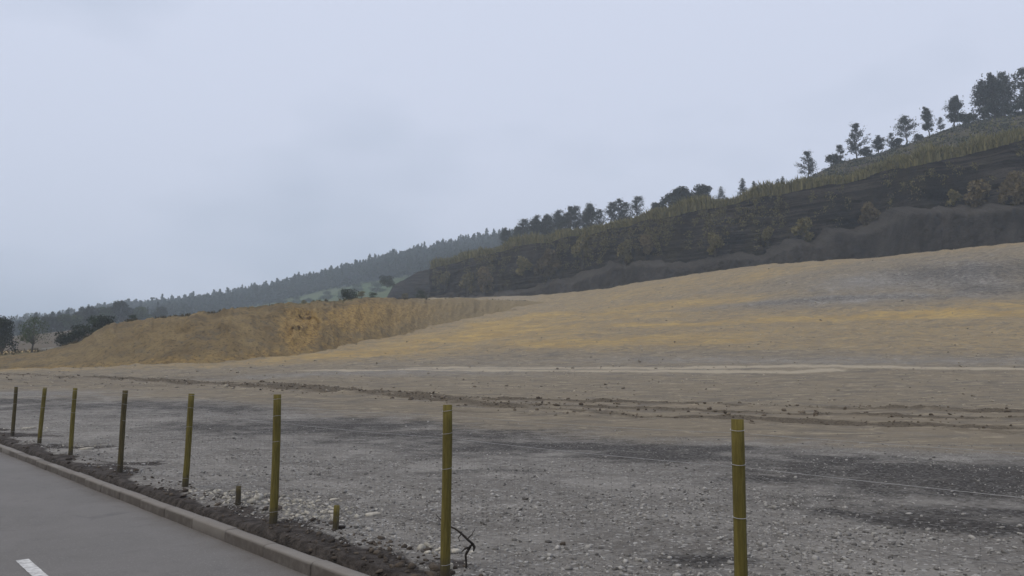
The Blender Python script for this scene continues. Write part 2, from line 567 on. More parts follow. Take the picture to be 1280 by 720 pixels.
cols = [-500, 0, 200, 400, 600, 800, 1000, 1280, 1800]
c2y = [474, 475, 478, 487, 500, 510, 517, 527, 535]
c2d = [75, 62, 56, 47, 40, 36, 33, 29, 25]
c3y = [466, 466, 465, 463, 461, 460, 459, 458, 457]
c3d = [105, 90, 82, 76, 72, 70, 68, 64, 60]
toe_px = [-500, 0, 100, 200, 330, 400, 480, 540, 590, 640, 700]
toe_y = [462, 463, 461, 457, 448, 438, 422, 408, 397, 386, 376]
toe_d = [115, 104, 103, 101, 106, 116, 133, 152, 172, 198, 224]
crest_px = [440, 560, 640, 690, 740, 800, 900, 1000, 1100, 1200, 1280, 1500, 2000]
crest_y = [378, 374, 371, 367.5, 362, 354.5, 340, 328, 322, 312, 303, 278, 225]
crest_d = [330, 290, 262, 246, 232, 217, 200, 186, 176, 167, 160, 146, 125]
crestY, crestD = pick(crest_px, crest_y), pick(crest_px, crest_d)

ctl = []
for a, b_, c in zip(cols, c2y, c2d): ctl.append(W(a, b_, c))
for a, b_, c in zip(cols, c3y, c3d): ctl.append(W(a, b_, c))
for a, b_, c in zip(toe_px, toe_y, toe_d): ctl.append(W(a, b_, c))
for q in [(500, 440, 106), (600, 425, 116), (600, 408, 145), (700, 422, 104), (700, 402, 138), (700, 386, 180),
          (800, 432, 92), (800, 405, 122), (800, 380, 162), (1000, 432, 88), (1000, 402, 112), (1000, 360, 146),
          (1150, 400, 108), (1150, 355, 137), (1280, 432, 82), (1280, 398, 103), (1280, 350, 130),
          (1800, 430, 75), (1800, 340, 100), (900, 372, 154), (0, 441, 142), (-500, 441, 150), (60, 438, 150)]:
    ctl.append(W(*q))
for a in crest_px:
    p = W(a, crestY(a), crestD(a)); ctl.append(p)
    ctl.append(p + np.array([p[0] / p[1] * 18, 18, -0.6])); ctl.append(p + np.array([p[0] / p[1] * 60, 60, 0.0]))
for d in (2.5, 6, 11, 17):
    for u in (-1.6, -0.9, -0.4, 0, 0.4, 0.9, 1.6):
        ctl.append(np.array([u * d, d, 0.0]))
for az in range(100, 270, 25):
    for rr in (8, 30, 120, 400):
        ctl.append(np.array([math.sin(R(az)) * rr, math.cos(R(az)) * rr, -0.1]))
for q in ((-160, 160, 5), (-100, 180, 7), (-40, 200, 11), (-300, 200, 8), (-250, 350, 14), (0, 420, 22), (-500, 500, 18),
          (300, 420, 30), (600, 300, 40), (600, 0, 8), (-600, 100, 4), (0, 900, 30), (800, 800, 40), (-800, 800, 25)):
    ctl.append(np.array(q, float))
ctl = np.array(ctl)


def tps(r2):
    return 0.5 * r2 * np.log(r2 + 1e-9)


def fit_tps(P, lam):
    xy = P[:, :2] / 50.0
    r2 = ((xy[:, None] - xy[None]) ** 2).sum(-1)
    K = tps(r2) + lam * np.eye(len(P))
    Q = np.c_[np.ones(len(P)), xy]
    A = np.block([[K, Q], [Q.T, np.zeros((3, 3))]])
    sol = np.linalg.solve(A, np.r_[P[:, 2], 0, 0, 0])

    def f(x, y):
        x = np.asarray(x, float) / 50; y = np.asarray(y, float) / 50
        o = sol[-3] + sol[-2] * x + sol[-1] * y
        for k in range(len(P)):
            o = o + sol[k] * tps((x - xy[k, 0]) ** 2 + (y - xy[k, 1]) ** 2)
        return o
    return f


base_h = fit_tps(ctl, 0.002)


def ground_plain(x, y):
    r = np.hypot(x, y)
    z = base_h(x, y)
    # the ground beside the fence is level
    k = sstep(17, 27, r)
    return z * k


def ray_ground(px, py):
    """world point where the ground is seen at a photo pixel"""
    ds = np.geomspace(2.5, 330, 3000)
    P = W(px, py, ds)
    g = ground_plain(P[:, 0], P[:, 1])
    i = np.argmax(P[:, 2] <= g)
    if i == 0: i = len(ds) - 1
    return P[i]


def seg_dist(x, y, pts):
    """distance to a polyline in plan"""
    best = np.full(np.shape(x), 1e9)
    for (ax, ay), (bx, by) in zip(pts[:-1], pts[1:]):
        dx, dy = bx - ax, by - ay
        t = np.clip(((x - ax) * dx + (y - ay) * dy) / (dx * dx + dy * dy), 0, 1)
        best = np.minimum(best, np.hypot(x - ax - t * dx, y - ay - t * dy))
    return best


def path(*pp):
    return [tuple(ray_ground(a, b)[:2]) for a, b in pp]


RUTS = [path((0, 469), (200, 476), (400, 486), (600, 498), (800, 504), (1000, 509), (1279, 515)),
        path((150, 475), (400, 489), (600, 503.5), (800, 511), (1000, 517), (1279, 524)),
        path((330, 480), (480, 492), (640, 509), (800, 519), (1000, 526), (1279, 535)),
        path((560, 513), (700, 519), (900, 527), (1279, 541))]
PALE = [path((380, 464), (540, 462), (720, 463), (900, 464.5), (1005, 465), (1040, 462)),
        path((520, 459.5), (700, 459.5), (900, 460.5), (1010, 457.5), (1120, 459), (1279, 461))]


def rut_field(x, y):
    wob = 0.45 * fbm(x * 0.10, y * 0.15, 5, 3)
    f = np.zeros(np.shape(x))
    for i, p in enumerate(RUTS):
        d = np.abs(seg_dist(x, y, p) + wob * (1 if i % 2 else -1))
        f = np.maximum(f, np.exp(-(d / ((0.85, 0.7, 0.95, 0.6)[i])) ** 2) * (1.0 if i < 3 else 0.5))
    return f


def H(x, y):
    x = np.asarray(x, float); y = np.asarray(y, float)
    n = x * RN[0] + y * RN[1]
    r = np.hypot(x, y)
    z = ground_plain(x, y)
    far = sstep(40, 120, r)
    z = z + 0.035 * fbm(x * 0.55, y * 0.55, 1, 4) * (1 + 6 * far) + 0.016 * fbm(x * 3.1, y * 3.1, 2, 3)
    z = z + 0.45 * far * fbm(x * 0.09, y * 0.16, 3, 4) + 0.22 * far * fbm(x * 0.33, y * 0.7, 4, 3)
    rf = rut_field(x, y)
    z = z + 0.09 * rf * sstep(30, 38, r + 0 * x) + rf * (0.20 * fbm(x * 0.35, y * 1.1, 8, 4) + 0.10 * fbm(x * 2.2, y * 2.2, 9, 3) - 0.02)
    # dark earth heaped along the fence line
    z = z + 0.05 * np.exp(-((n - 4.0) / 0.5) ** 2) * (1 + 0.9 * fbm(x * 1.6, y * 1.6, 21, 3)) * sstep(0, 20, r + 8)
    # cut down to the road bed
    cut = 1 - sstep(3.52, 3.66, n)
    z = z * (1 - cut) + (-0.30) * cut
    return z


# vertex grid: fine in front of the camera, coarse behind it
az = np.concatenate([np.arange(-180, -42, 3.0), np.arange(-42, 42, 0.11), np.arange(42, 180, 3.0)])
rr = np.concatenate([[0.4, 1.0, 1.8], np.geomspace(2.4, 330, 470), np.geomspace(350, 1150, 14)])
A_, R_ = np.meshgrid(np.radians(az), rr)
gx, gy = np.sin(A_) * R_, np.cos(A_) * R_
gz = H(gx, gy)
gn = gx * RN[0] + gy * RN[1]


def blob(px, py, sx, sy, rot=0.0):
    """soft patch on the ground; sizes in metres across / along the line of sight"""
    c = ray_ground(px, py)[:2]
    a = math.atan2(c[0], c[1]) + rot
    dx, dy = gx - c[0], gy - c[1]
    m_ = (np.abs(dx) < 5 * max(sx, sy)) & (np.abs(dy) < 5 * max(sx, sy))
    dx, dy = dx[m_], dy[m_]
    u = dx * math.cos(a) - dy * math.sin(a); v = dx * math.sin(a) + dy * math.cos(a)
    k = 1.6 / max(sx, sy)
    sd = int(abs(px * 7 + py))
    u = u + 0.75 * sx * fbm(u * k, v * k, sd, 4); v = v + 0.75 * sy * fbm(u * k, v * k, sd + 5, 4)
    o = np.zeros_like(gx); o[m_] = np.exp(-((u / sx) ** 2 + (v / sy) ** 2))
    return o


def strip(pts, w):
    return np.exp(-(seg_dist(gx, gy, pts) / w) ** 2)


def mx_(*a):
    o = a[0]
    for k in a[1:]: o = np.maximum(o, k)
    return o


# where the bare gravel gives way to tan earth (line in plan)
edge_line = path((-200, 492), (60, 488), (250, 494), (450, 512), (620, 528), (800, 540), (1000, 545), (1279, 556))
ex = np.array(edge_line)
o_ = np.argsort(ex[:, 0])
edge_y = np.interp(gx, ex[o_, 0], ex[o_, 1])
tan = 0.12 + 0.88 * sstep(-11, 8, gy - edge_y + 5 * fbm(gx * 0.16, gy * 0.3, 33, 3))
far_grey = mx_(blob(1180, 350, 22, 14), blob(1060, 372, 24, 5), blob(900, 450, 60, 6) * 0.7, blob(560, 466, 40, 10) * 0.8, blob(620, 378, 14, 22))
tan = np.clip(tan - 0.75 * far_grey, 0, 1)
clay = mx_(0.42 * sstep(20, 60, gy - edge_y), 0.95 * blob(560, 425, 34, 20), 0.9 * blob(480, 440, 25, 10), 0.8 * blob(760, 425, 30, 10), 0.8 * blob(860, 380, 30, 16), 0.9 * blob(640, 405, 16, 24), 0.85 * blob(700, 395, 15, 22), 0.75 * blob(800, 390, 24, 20),
           0.9 * blob(900, 402, 20, 5), 0.95 * blob(1040, 396, 22, 5), 0.95 * blob(1200, 392, 25, 5), 0.85 * blob(1285, 384, 14, 5),
           0.6 * blob(820, 362, 22, 18), 0.62 * blob(960, 345, 22, 16), 0.55 * blob(1080, 337, 14, 14),
           0.55 * blob(340, 452, 22, 8), 0.85 * blob(45, 440, 40, 45), 0.8 * blob(-40, 445, 40, 45), 0.6 * blob(20, 455, 30, 20), 0.5 * blob(180, 460, 30, 4), 0.6 * blob(720, 418, 25, 8))
clay = np.clip(clay - 0.8 * mx_(blob(1190, 350, 28, 16), blob(1060, 372, 26, 6), 0.7 * blob(900, 452, 60, 7), 0.6 * blob(560, 466, 40, 12)), 0, 1)
dark = mx_(0.85 * blob(700, 560, 4.6, 2.8), 0.75 * blob(520, 545, 4.6, 3.2), 0.8 * blob(400, 530, 5.0, 3.6), 0.68 * blob(250, 513, 6, 4.2), 0.65 * blob(120, 507, 6.0, 3.2),
           0.85 * blob(850, 570, 2.6, 2.2), 0.95 * blob(1110, 590, 3.2, 2.8), 0.98 * blob(1250, 598, 3.0, 3.0), 0.95 * blob(1190, 655, 1.5, 0.55), 0.8 * blob(1060, 640, 0.8, 0.3), 0.8 * blob(1200, 602, 4, 3.6), 0.75 * blob(1150, 640, 1.6, 1.0), 0.95 * blob(1180, 618, 1.6, 0.9), 0.9 * blob(1270, 640, 1.3, 0.8), 0.8 * blob(1030, 575, 2.0, 1.5),
           0.98 * blob(890, 702, 0.6, 0.34), 0.65 * blob(30, 503, 6, 2.6), 0.6 * blob(1190, 346, 22, 13), 0.55 * blob(1250, 360, 20, 8), 0.5 * blob(1060, 373, 18, 4), 0.6 * blob(960, 600, 1.4, 0.5), 0.55 * blob(600, 590, 1.6, 0.6))
pale = np.zeros_like(gx)
for p in PALE:
    pale = np.maximum(pale, 0.95 * strip(p, 1.3) * (0.62 + 0.6 * vnoise(gx * 0.2, gy * 0.3, 71)))
rut = rut_field(gx, gy)
tan = np.maximum(tan, rut)
soil = (1 - sstep(0.15, 0.75, gn - 3.62 - 0.75 * fbm(gx * 0.75, gy * 0.75, 31, 4))) * 0.95
mud = 1.0 * rut * (0.45 + 0.55 * sstep(-0.5, 0.0, fbm(gx * 0.18, gy * 0.9, 40, 4)))
mud = np.maximum(mud, 0.45 * blob(120, 474, 14, 9) + 0.4 * blob(300, 480, 10, 6))
soil = np.maximum(soil, 0.85 * mx_(blob(95, 560, 1.3, 0.9), blob(20, 545, 1.5, 1.2), blob(170, 580, 0.9, 0.7), blob(300, 622, 0.6, 0.3), blob(560, 706, 0.35, 0.25)))
mud = np.maximum(mud, 0.9 * sstep(150, 175, gy) * sstep(-20, -45, gx))
ground = struct(mk('ground', np.stack([gx, gy, gz], -1), grid_faces(len(rr), len(az), True)[:, ::-1], M_ground, smooth=True,
                   attrs=dict(mud=mud, clay=clay, dark=dark, tan=tan, pale=pale, soil=soil)))


def hz(x, y):
    return float(H(np.array([x]), np.array([y]))[0])


# ------------------------------------------------------------------ road, kerb, marking
def road_strip(name, n0, n1, t0, t1, z, mat, seg=60, cross=6):
    t = np.linspace(t0, t1, seg); n = np.linspace(n0, n1, cross)
    T, Nn = np.meshgrid(t, n, indexing='ij')
    V = np.stack([RN[0] * Nn + RD[0] * T, RN[1] * Nn + RD[1] * T, 0 * T + z], -1)
    return mk(name, V, grid_faces(seg, cross), mat)


struct(road_strip('road', -3.4, N_KERB + 0.02, -120, 160, ROAD_Z, M_asph))
verge = struct(road_strip('verge', -16.0, -3.4, -120, 160, -0.05, M_ground))


def kerb(n0, n1, t0, t1):
    mb = MB(); gr = []
    L = 1.0
    r_ = np.random.default_rng(3)
    k = 0
    t = t0
    while t < t1:
        a, b = t + 0.006, t + L - 0.006
        dz = r_.normal(0, 0.004); dn = r_.normal(0, 0.004)
        prof = [(n0 + dn, ROAD_Z - 0.05), (n0 + dn + 0.003, -0.025 + dz), (n0 + dn + 0.012, -0.010 + dz), (n0 + dn + 0.026, -0.002 + dz),
                (n0 + dn + 0.09, 0.002 + dz), (n1 + dn - 0.01, 0.0 + dz), (n1 + dn, -0.012 + dz), (n1 + dn, ROAD_Z - 0.05)]
        ts = np.concatenate([[a, a + 0.006], np.linspace(a + 0.12, b - 0.12, 5), [b - 0.006, b]])
        V = []
        for i, tt in enumerate(ts):
            inset = 0.004 if i in (0, len(ts) - 1) else 0
            for (nn, zz) in prof:
                wv = 0.0015 * math.sin(tt * 9.1 + nn * 40)
                z_ = zz - inset + (wv if zz > -0.05 else 0)
                nn_ = nn + (inset if nn < (n0 + n1) / 2 else -inset)
                V.append([RN[0] * nn_ + RD[0] * tt, RN[1] * nn_ + RD[1] * tt, z_])
                gr.append(1.0 if zz < -0.02 and nn < (n0 + n1) / 2 else (0.35 if zz < -0.006 else 0.0))
        F = grid_faces(len(ts), len(prof))
        e = (len(ts) - 1) * len(prof)
        caps = np.array([[0, 1, 6, 7], [1, 2, 5, 6], [2, 3, 4, 5]])
        mb.add(V, np.concatenate([F, caps[:, ::-1], caps + e]))
        t += L; k += 1
    V, F = mb.get()
    return mk('kerb', V, F, M_kerb, attrs=dict(grime=gr))


struct(kerb(N_KERB, N_KERB + 0.15, -14.3, 40))

# dash of the lane line
a0 = (lambda p: p)(W(28, 693, 1.72 / 0.2165))
n_d = a0[0] * RN[0] + a0[1] * RN[1]; t_d = a0[0] * RD[0] + a0[1] * RD[1]
tt = np.linspace(t_d - 3.0, t_d, 60); ww = np.linspace(-0.055, 0.055, 8)
T, Q = np.meshgrid(tt, ww, indexing='ij')
edge_w = np.where(np.abs(Q) > 0.05, 0.006 * (vnoise(T * 30, Q * 50, 3) - 0.5), 0)
NN = n_d + Q + edge_w
dash = mk('road_marking', np.stack([RN[0] * NN + RD[0] * T, RN[1] * NN + RD[1] * T, 0 * T + ROAD_Z + 0.004], -1), grid_faces(60, 8), M_paint)
struct(dash)
struct(road_strip('road_edge_line', -3.1, -2.98, -120, 160, ROAD_Z + 0.004, M_paint))

# ------------------------------------------------------------------ earth bank at the left
bk_px = [-120, 0, 40, 75, 100, 140, 180, 250, 300, 360, 400, 450, 520, 580, 640, 700]
bk_y = [447, 444, 441, 434, 425, 405, 399, 391.5, 386, 379.5, 375.5, 373.5, 373, 373.5, 375.5, 378]
bk_d = [125, 118, 117, 117, 117, 118, 120, 122, 124, 129, 136, 147, 168, 192, 222, 246]
bY, bD = pick(bk_px, bk_y), pick(bk_px, bk_d)
tY, tD = pick(toe_px, toe_y), pick(toe_px, toe_d)
nc, nr = 620, 60
px = np.linspace(-120, 700, nc)
toe = W(px, tY(px), tD(px)); top = W(px, bY(px), bD(px))
toe[:, 2] = ground_plain(toe[:, 0], toe[:, 1])
top[:, 2] += (0.55 * fbm(px * 0.06, px * 0, 57, 4) + 0.25 * fbm(px * 0.3, px * 0, 59, 3)) * np.interp(px, [60, 110, 600, 690], [0.2, 1, 1, 0])
s = np.linspace(-0.22, 1.0, nr)[:, None]
fx = toe[None] + (top - toe)[None] * s[..., None]
prof = np.where(s < 0, s * 0.8, s + 0.12 * np.sin(math.pi * np.clip(s, 0, 1)))
fx[..., 2] = toe[None, :, 2] + (top - toe)[None, :, 2] * prof
hgt = np.clip((top - toe)[:, 2], 0.2, 20)[None]
arc = np.r_[0, np.cumsum(np.linalg.norm(np.diff(toe, axis=0), axis=1))][None] + 0 * s
env = np.clip(np.sin(math.pi * np.clip(s, 0, 1)) ** 0.6, 0, 1)
sl = s * hgt * 1.5
gul = fbm(arc * 0.16, sl * 0.05, 51, 4) * 1.9 + fbm(arc * 0.55, sl * 0.22, 52, 4) * 1.3 + np.abs(fbm(arc * 0.3, sl * 0.12, 58, 3)) * 1.6
scoop = np.exp(-((px[None] - 372) / 26) ** 2) * np.exp(-((s - 0.40) / 0.34) ** 2)
gul = gul - 3.4 * scoop * (1 + 1.3 * fbm(arc * 0.4, sl * 0.4, 55, 4))
sc_h = np.clip(hgt / 8, 0.15, 1.2)
fx[..., 1] -= env * gul * sc_h
fx[..., 2] += (0.25 + 0.75 * env) * sc_h * (0.35 * fbm(arc * 0.3, sl * 0.5, 53, 5) + 0.3 * fbm(arc * 1.1, sl * 0.9, 54, 3)) * (s > -0.05)
back = []
for dd, dz in ((4, 0.05), (12, -0.3), (26, -1.5), (46, -6.0), (70, -14.0)):
    q = top.copy(); q[:, 0] += top[:, 0] / top[:, 1] * dd; q[:, 1] += dd; q[:, 2] = fx[-1, :, 2] + dz + 0.4 * fbm(arc[0] * 0.2, arc[0] * 0 + dd, 60, 3)
    back.append(q)
V = np.concatenate([fx, np.array(back)])
ochre = np.exp(-((px[None] - 372) / 34) ** 2) * np.exp(-((s - 0.4) / 0.45) ** 2) * 1.0
ochre = np.maximum(ochre, 0.9 * np.exp(-((px[None] - 480) / 100) ** 2) * np.exp(-((s - 0.45) / 0.4) ** 2))
ochre = np.maximum(ochre, 0.42 * np.exp(-((px[None] - 175) / 60) ** 2) * np.exp(-((s - 0.85) / 0.3) ** 2))
ochre = np.maximum(ochre, 0.45 * np.exp(-((s - 0.05) / 0.12) ** 2) + 0 * px[None])
ochre = np.concatenate([ochre, np.full((5, nc), 0.2)])
grs = 0.45 * np.exp(-((s - 1.0) / 0.16) ** 2) * (0.5 + vnoise(arc * 0.06, s * 0, 77))
grs = np.concatenate([grs, np.full((5, nc), 0.6)])
bpale = sstep(400, 600, px)[None] * 0.8 + 0.25 * np.exp(-((px[None] - 120) / 60) ** 2)
bpale = np.clip(np.repeat(bpale, nr + 5, 0), 0, 0.85)
struct(mk('earth_bank', V, grid_faces(nr + 5, nc), M_bank, smooth=True, attrs=dict(ochre=ochre, grass=grs, pale=bpale)))

# ------------------------------------------------------------------ rock cutting, sprayed apron, hillside above
ct_px = [538, 545, 570, 600, 640, 700, 760, 800, 880, 940, 1000, 1060, 1100, 1150, 1200, 1240, 1280, 1500, 2000]
ct_y = [337, 335, 327, 319.5, 310.5, 299, 287, 278, 261.5, 249, 237, 226, 216, 207, 195, 184, 173, 115, 0]
ctY = pick(ct_px, ct_y)


def cliffD(p):
    return crestD(p) + 16 + 8 * fbm(np.asarray(p) * 0.012, 0 * np.asarray(p), 61, 2)


nc, nr = 900, 70
cpx = np.concatenate([np.linspace(538, 1300, 760), np.linspace(1305, 2000, 140)])
cd = cliffD(cpx)
lip = W(cpx, ctY(cpx), cd + 7)
foot = W(cpx, crestY(cpx) + 8, cd)
foot[:, 2] = np.minimum(foot[:, 2], lip[:, 2] - 2)
s = np.linspace(0, 1, nr)[:, None]
cf = foot[None] + (lip - foot)[None] * s[..., None]
arc_c = np.r_[0, np.cumsum(np.linalg.norm(np.diff(foot[:, :2], axis=0), axis=1))][None] + 0 * s
zz = cf[..., 2]
led = fbm(arc_c * 0.05, zz * 0.9, 62, 4) * 1.6 + fbm(arc_c * 0.14, zz * 0.18, 63, 4) * 2.8 + fbm(arc_c * 0.5, zz * 0.7, 64, 3) * 0.8
led = led + 1.1 * np.sign(fbm(arc_c * 0.03, zz * 0.55, 166, 3)) * (0.6 + fbm(arc_c * 0.2, zz * 0.3, 167, 2))
but = fbm(arc_c * 0.07, zz * 0.02, 161, 3) * 4.5 + np.abs(fbm(arc_c * 0.2, zz * 0.03, 162, 3)) * 3.0
cf[..., 1] += (led + but) * np.clip(np.minimum(1.15 - s, s * 4 + 0.3), 0.15, 1)
cf[..., 2] += 0.9 * fbm(arc_c * 0.12, 0 * zz, 66, 3) * s
lip_line = cf[-1]

wl_px = [560, 600, 650, 690, 720, 745, 770, 800, 830, 870, 905, 930, 960, 985, 1010, 1030, 1042, 1065, 1090, 1110, 1130, 1160, 1190, 1230, 1280, 1500, 2000]
wl_y = [376, 372, 366, 356, 354, 343, 336, 331, 334, 334, 326, 325, 322, 311, 305, 304, 294, 291, 290, 280, 271, 266, 263, 266, 258, 220, 130]
wlY = pick(wl_px, wl_y)
wpx = np.concatenate([np.linspace(560, 1300, 620), np.linspace(1305, 2000, 100)])
wd = cliffD(wpx) - 2.4
wt = W(wpx, wlY(wpx) + 2.6 * fbm(wpx * 0.09, 0 * wpx, 67, 4), wd)
wf = W(wpx, crestY(wpx) + 8, wd - 3)
nrw = 26
s = np.linspace(0, 1, nrw)[:, None]
wv = wf[None] + (wt - wf)[None] * s[..., None]
arc_w = np.r_[0, np.cumsum(np.linalg.norm(np.diff(wf[:, :2], axis=0), axis=1))][None] + 0 * s
wv[..., 1] += 1.8 * fbm(arc_w * 0.07, wv[..., 2] * 0.05, 68, 3) + 1.2 * np.abs(fbm(arc_w * 0.25, wv[..., 2] * 0.12, 69, 4)) + 0.5 * fbm(arc_w * 0.9, wv[..., 2] * 0.9, 169, 3)
wv[..., 2] += s * (0.7 * fbm(arc_w * 0.35, arc_w * 0, 170, 4))
wb = wv[-1].copy(); wb[:, 1] += 9.0; wb[:, 2] += 3.5
mid = wv[-1].copy(); mid[:, 1] += 1.2; mid[:, 2] += 0.5 + 0.35 * fbm(arc_w[0] * 0.5, arc_w[0] * 0, 171, 3)
V = np.concatenate([wv, mid[None], wb[None]])
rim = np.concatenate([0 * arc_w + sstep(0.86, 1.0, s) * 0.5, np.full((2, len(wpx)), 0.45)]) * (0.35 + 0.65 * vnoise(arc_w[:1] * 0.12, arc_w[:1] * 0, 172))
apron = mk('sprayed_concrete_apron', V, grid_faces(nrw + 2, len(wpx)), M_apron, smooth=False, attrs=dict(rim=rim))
tag(apron, 'smooth grey sprayed concrete apron along the foot of the dark rock cutting', 'retaining wall')

sk_px = [538, 560, 620, 700, 800, 880, 940, 1000, 1035, 1100, 1150, 1200, 1240, 1280, 1500, 2000]
sk_y = [333, 326, 309, 294, 273, 256, 244, 229, 209, 191, 174, 156, 148, 141, 95, 0]
sk_o = [50, 60, 70, 70, 70, 70, 75, 80, 88, 95, 100, 100, 100, 100, 100, 100]
skY, skO = pick(sk_px, sk_y), pick(sk_px, sk_o)
nrh = 34
ncs = len(cpx)
sky_l = W(cpx, skY(cpx), crestD(cpx) + 16 + skO(cpx))
s = np.linspace(0, 1, nrh)[:, None]
hs = lip_line[None] + (sky_l - lip_line)[None] * s[..., None]
bulge = 0.0
hs[..., 2] += np.sin(math.pi * s) * bulge + s * (1 - s) * 3.0 * fbm(arc_c[0][None] * 0.03 + 0 * s, s * 3, 70, 3) + 0.35 * fbm(hs[..., 0] * 0.25, hs[..., 1] * 0.25, 72, 3) * sstep(0, 0.1, s)
bks = []
for dd, dz in ((25, 1.0), (70, -4), (160, -20), (260, -45)):
    q = sky_l.copy(); q[:, 0] += sky_l[:, 0] / sky_l[:, 1] * dd; q[:, 1] += dd; q[:, 2] += dz; bks.append(q)
HS = np.concatenate([hs, np.array(bks)])
struct(mk('hillside', HS, grid_faces(len(HS), ncs), M_slope, smooth=True))


# the cutting, with its end wall turned back at the left corner
mb = MB(); mb.add(cf, grid_faces(nr, nc))
bl = np.concatenate([hs[:, 0], np.array(bks)[:3, 0]])
kk = np.linspace(0, 1, 40)[:, None, None]
fl = bl.copy(); fl[:, 2] = foot[0, 2] - 4
ew = fl[None] * (1 - kk) + bl[None] * kk
ew[1:-1, :, 0] += 1.6 * fbm(ew[1:-1, :, 1] * 0.15, ew[1:-1, :, 2] * 0.3, 163, 4)
mb.add(ew, grid_faces(40, len(bl))[:, ::-1])
struct(mk('rock_face', *mb.get(), M_rock))
# low rock outcrop beyond the left corner
opx = np.linspace(484, 560, 120)
oy = np.interp(opx, [484, 492, 500, 508, 517, 526, 534, 560], [371, 357, 351, 348, 342, 339, 337, 334]) + 1.5 * fbm(opx * 0.12, opx * 0, 164, 3)
ot = W(opx, oy, 395 + 0 * opx); of_ = W(opx, 384 + 0 * opx, 380 + 0 * opx)
kk = np.linspace(0, 1, 40)[:, None, None]
ov = of_[None] * (1 - kk) + ot[None] * kk
ov[..., 1] += 5 * fbm(ov[..., 0] * 0.12, ov[..., 2] * 0.35, 165, 4) * (1 - 0.7 * kk[..., 0])
ob = [ot + np.array([0, dd, dz]) for dd, dz in ((8, 0.4), (30, -1.0), (60, -14))]
struct(mk('rock_outcrop', np.concatenate([ov, np.array(ob)]), grid_faces(43, 120), M_rock))


def hillside_pt(p, s_):
    """point on the hillside at photo column p, fraction s_ from the cutting's lip to the skyline (beyond 1 = over the top)"""
    i = int(np.argmin(np.abs(cpx - p)))
    if s_ <= 1:
        k = s_ * (nrh - 1); a = int(min(k, nrh - 2)); f = k - a
        return hs[a, i] * (1 - f) + hs[a + 1, i] * f
    q = sky_l[i]; dd = (s_ - 1) * 25
    return np.array([q[0] + q[0] / q[1] * dd, q[1] + dd, q[2] + (s_ - 1) * 1.0])


# ------------------------------------------------------------------ far hill at the left
fr_px = [-900, -300, 0, 50, 130, 200, 300, 400, 500, 560, 620, 760, 900]
fr_y = [440, 428, 416, 411, 399, 391, 378, 357, 330, 317, 305, 290, 285]
frY = pick(fr_px, fr_y)
fpx = np.linspace(-900, 900, 300)
ridge = W(fpx, frY(fpx), 860 + 0 * fpx)
foot_y = np.interp(fpx, [-900, 0, 300, 480, 560, 900], [445, 436, 400, 382, 372, 372])
footp = W(fpx, foot_y, 430 + 0 * fpx)
nrf = 46
s = np.linspace(0, 1, nrf)[:, None]
fh = footp[None] + (ridge - footp)[None] * s[..., None]
fh[..., 2] += 7 * s * (1 - s) * fbm(fh[..., 0] * 0.008, fh[..., 1] * 0.008, 80, 3) - 5 * np.sin(math.pi * s)
bk1 = ridge.copy(); bk1[:, 1] += 100; bk1[:, 2] -= 8
bk2 = ridge.copy(); bk2[:, 1] += 260; bk2[:, 2] -= 60
ft = footp.copy(); ft[:, 1] -= 60; ft[:, 2] -= 14
FH = np.concatenate([ft[None], fh, bk1[None], bk2[None]])
struct(mk('hills', FH, grid_faces(len(FH), 300), M_far, smooth=True))


def far_pt(p, s_):
    c = np.clip((p - fpx[0]) / (fpx[1] - fpx[0]), 0, 298.999); i = int(c); g = c - i
    k = s_ * (nrf - 1); a = int(min(k, nrf - 2)); f = k - a
    L_ = fh[a, i] * (1 - f) + fh[a + 1, i] * f; R2 = fh[a, i + 1] * (1 - f) + fh[a + 1, i + 1] * f
    return L_ * (1 - g) + R2 * g


# ------------------------------------------------------------------ plants
def limb(mb, a, b, r0, r1, sag=0.0, n=6):
    t = np.linspace(0, 1, 5)[:, None]
    p = a[None] + (b - a)[None] * t
    p[:, 2] += sag * np.sin(math.pi * t[:, 0])
    p[1:-1] += rng.normal(0, 0.02 * np.linalg.norm(b - a), (3, 3))
    tube(mb, p, np.linspace(r0, r1, 5), n, False)


def tree_root(name, trunk_mb, crown_mb, mcrown, mtrunk=None):
    root = empty(name)
    mk('trunk', *trunk_mb.get(), mtrunk or M_bark, root, True)
    mk('crown', *crown_mb.get(), mcrown, root)
    return root


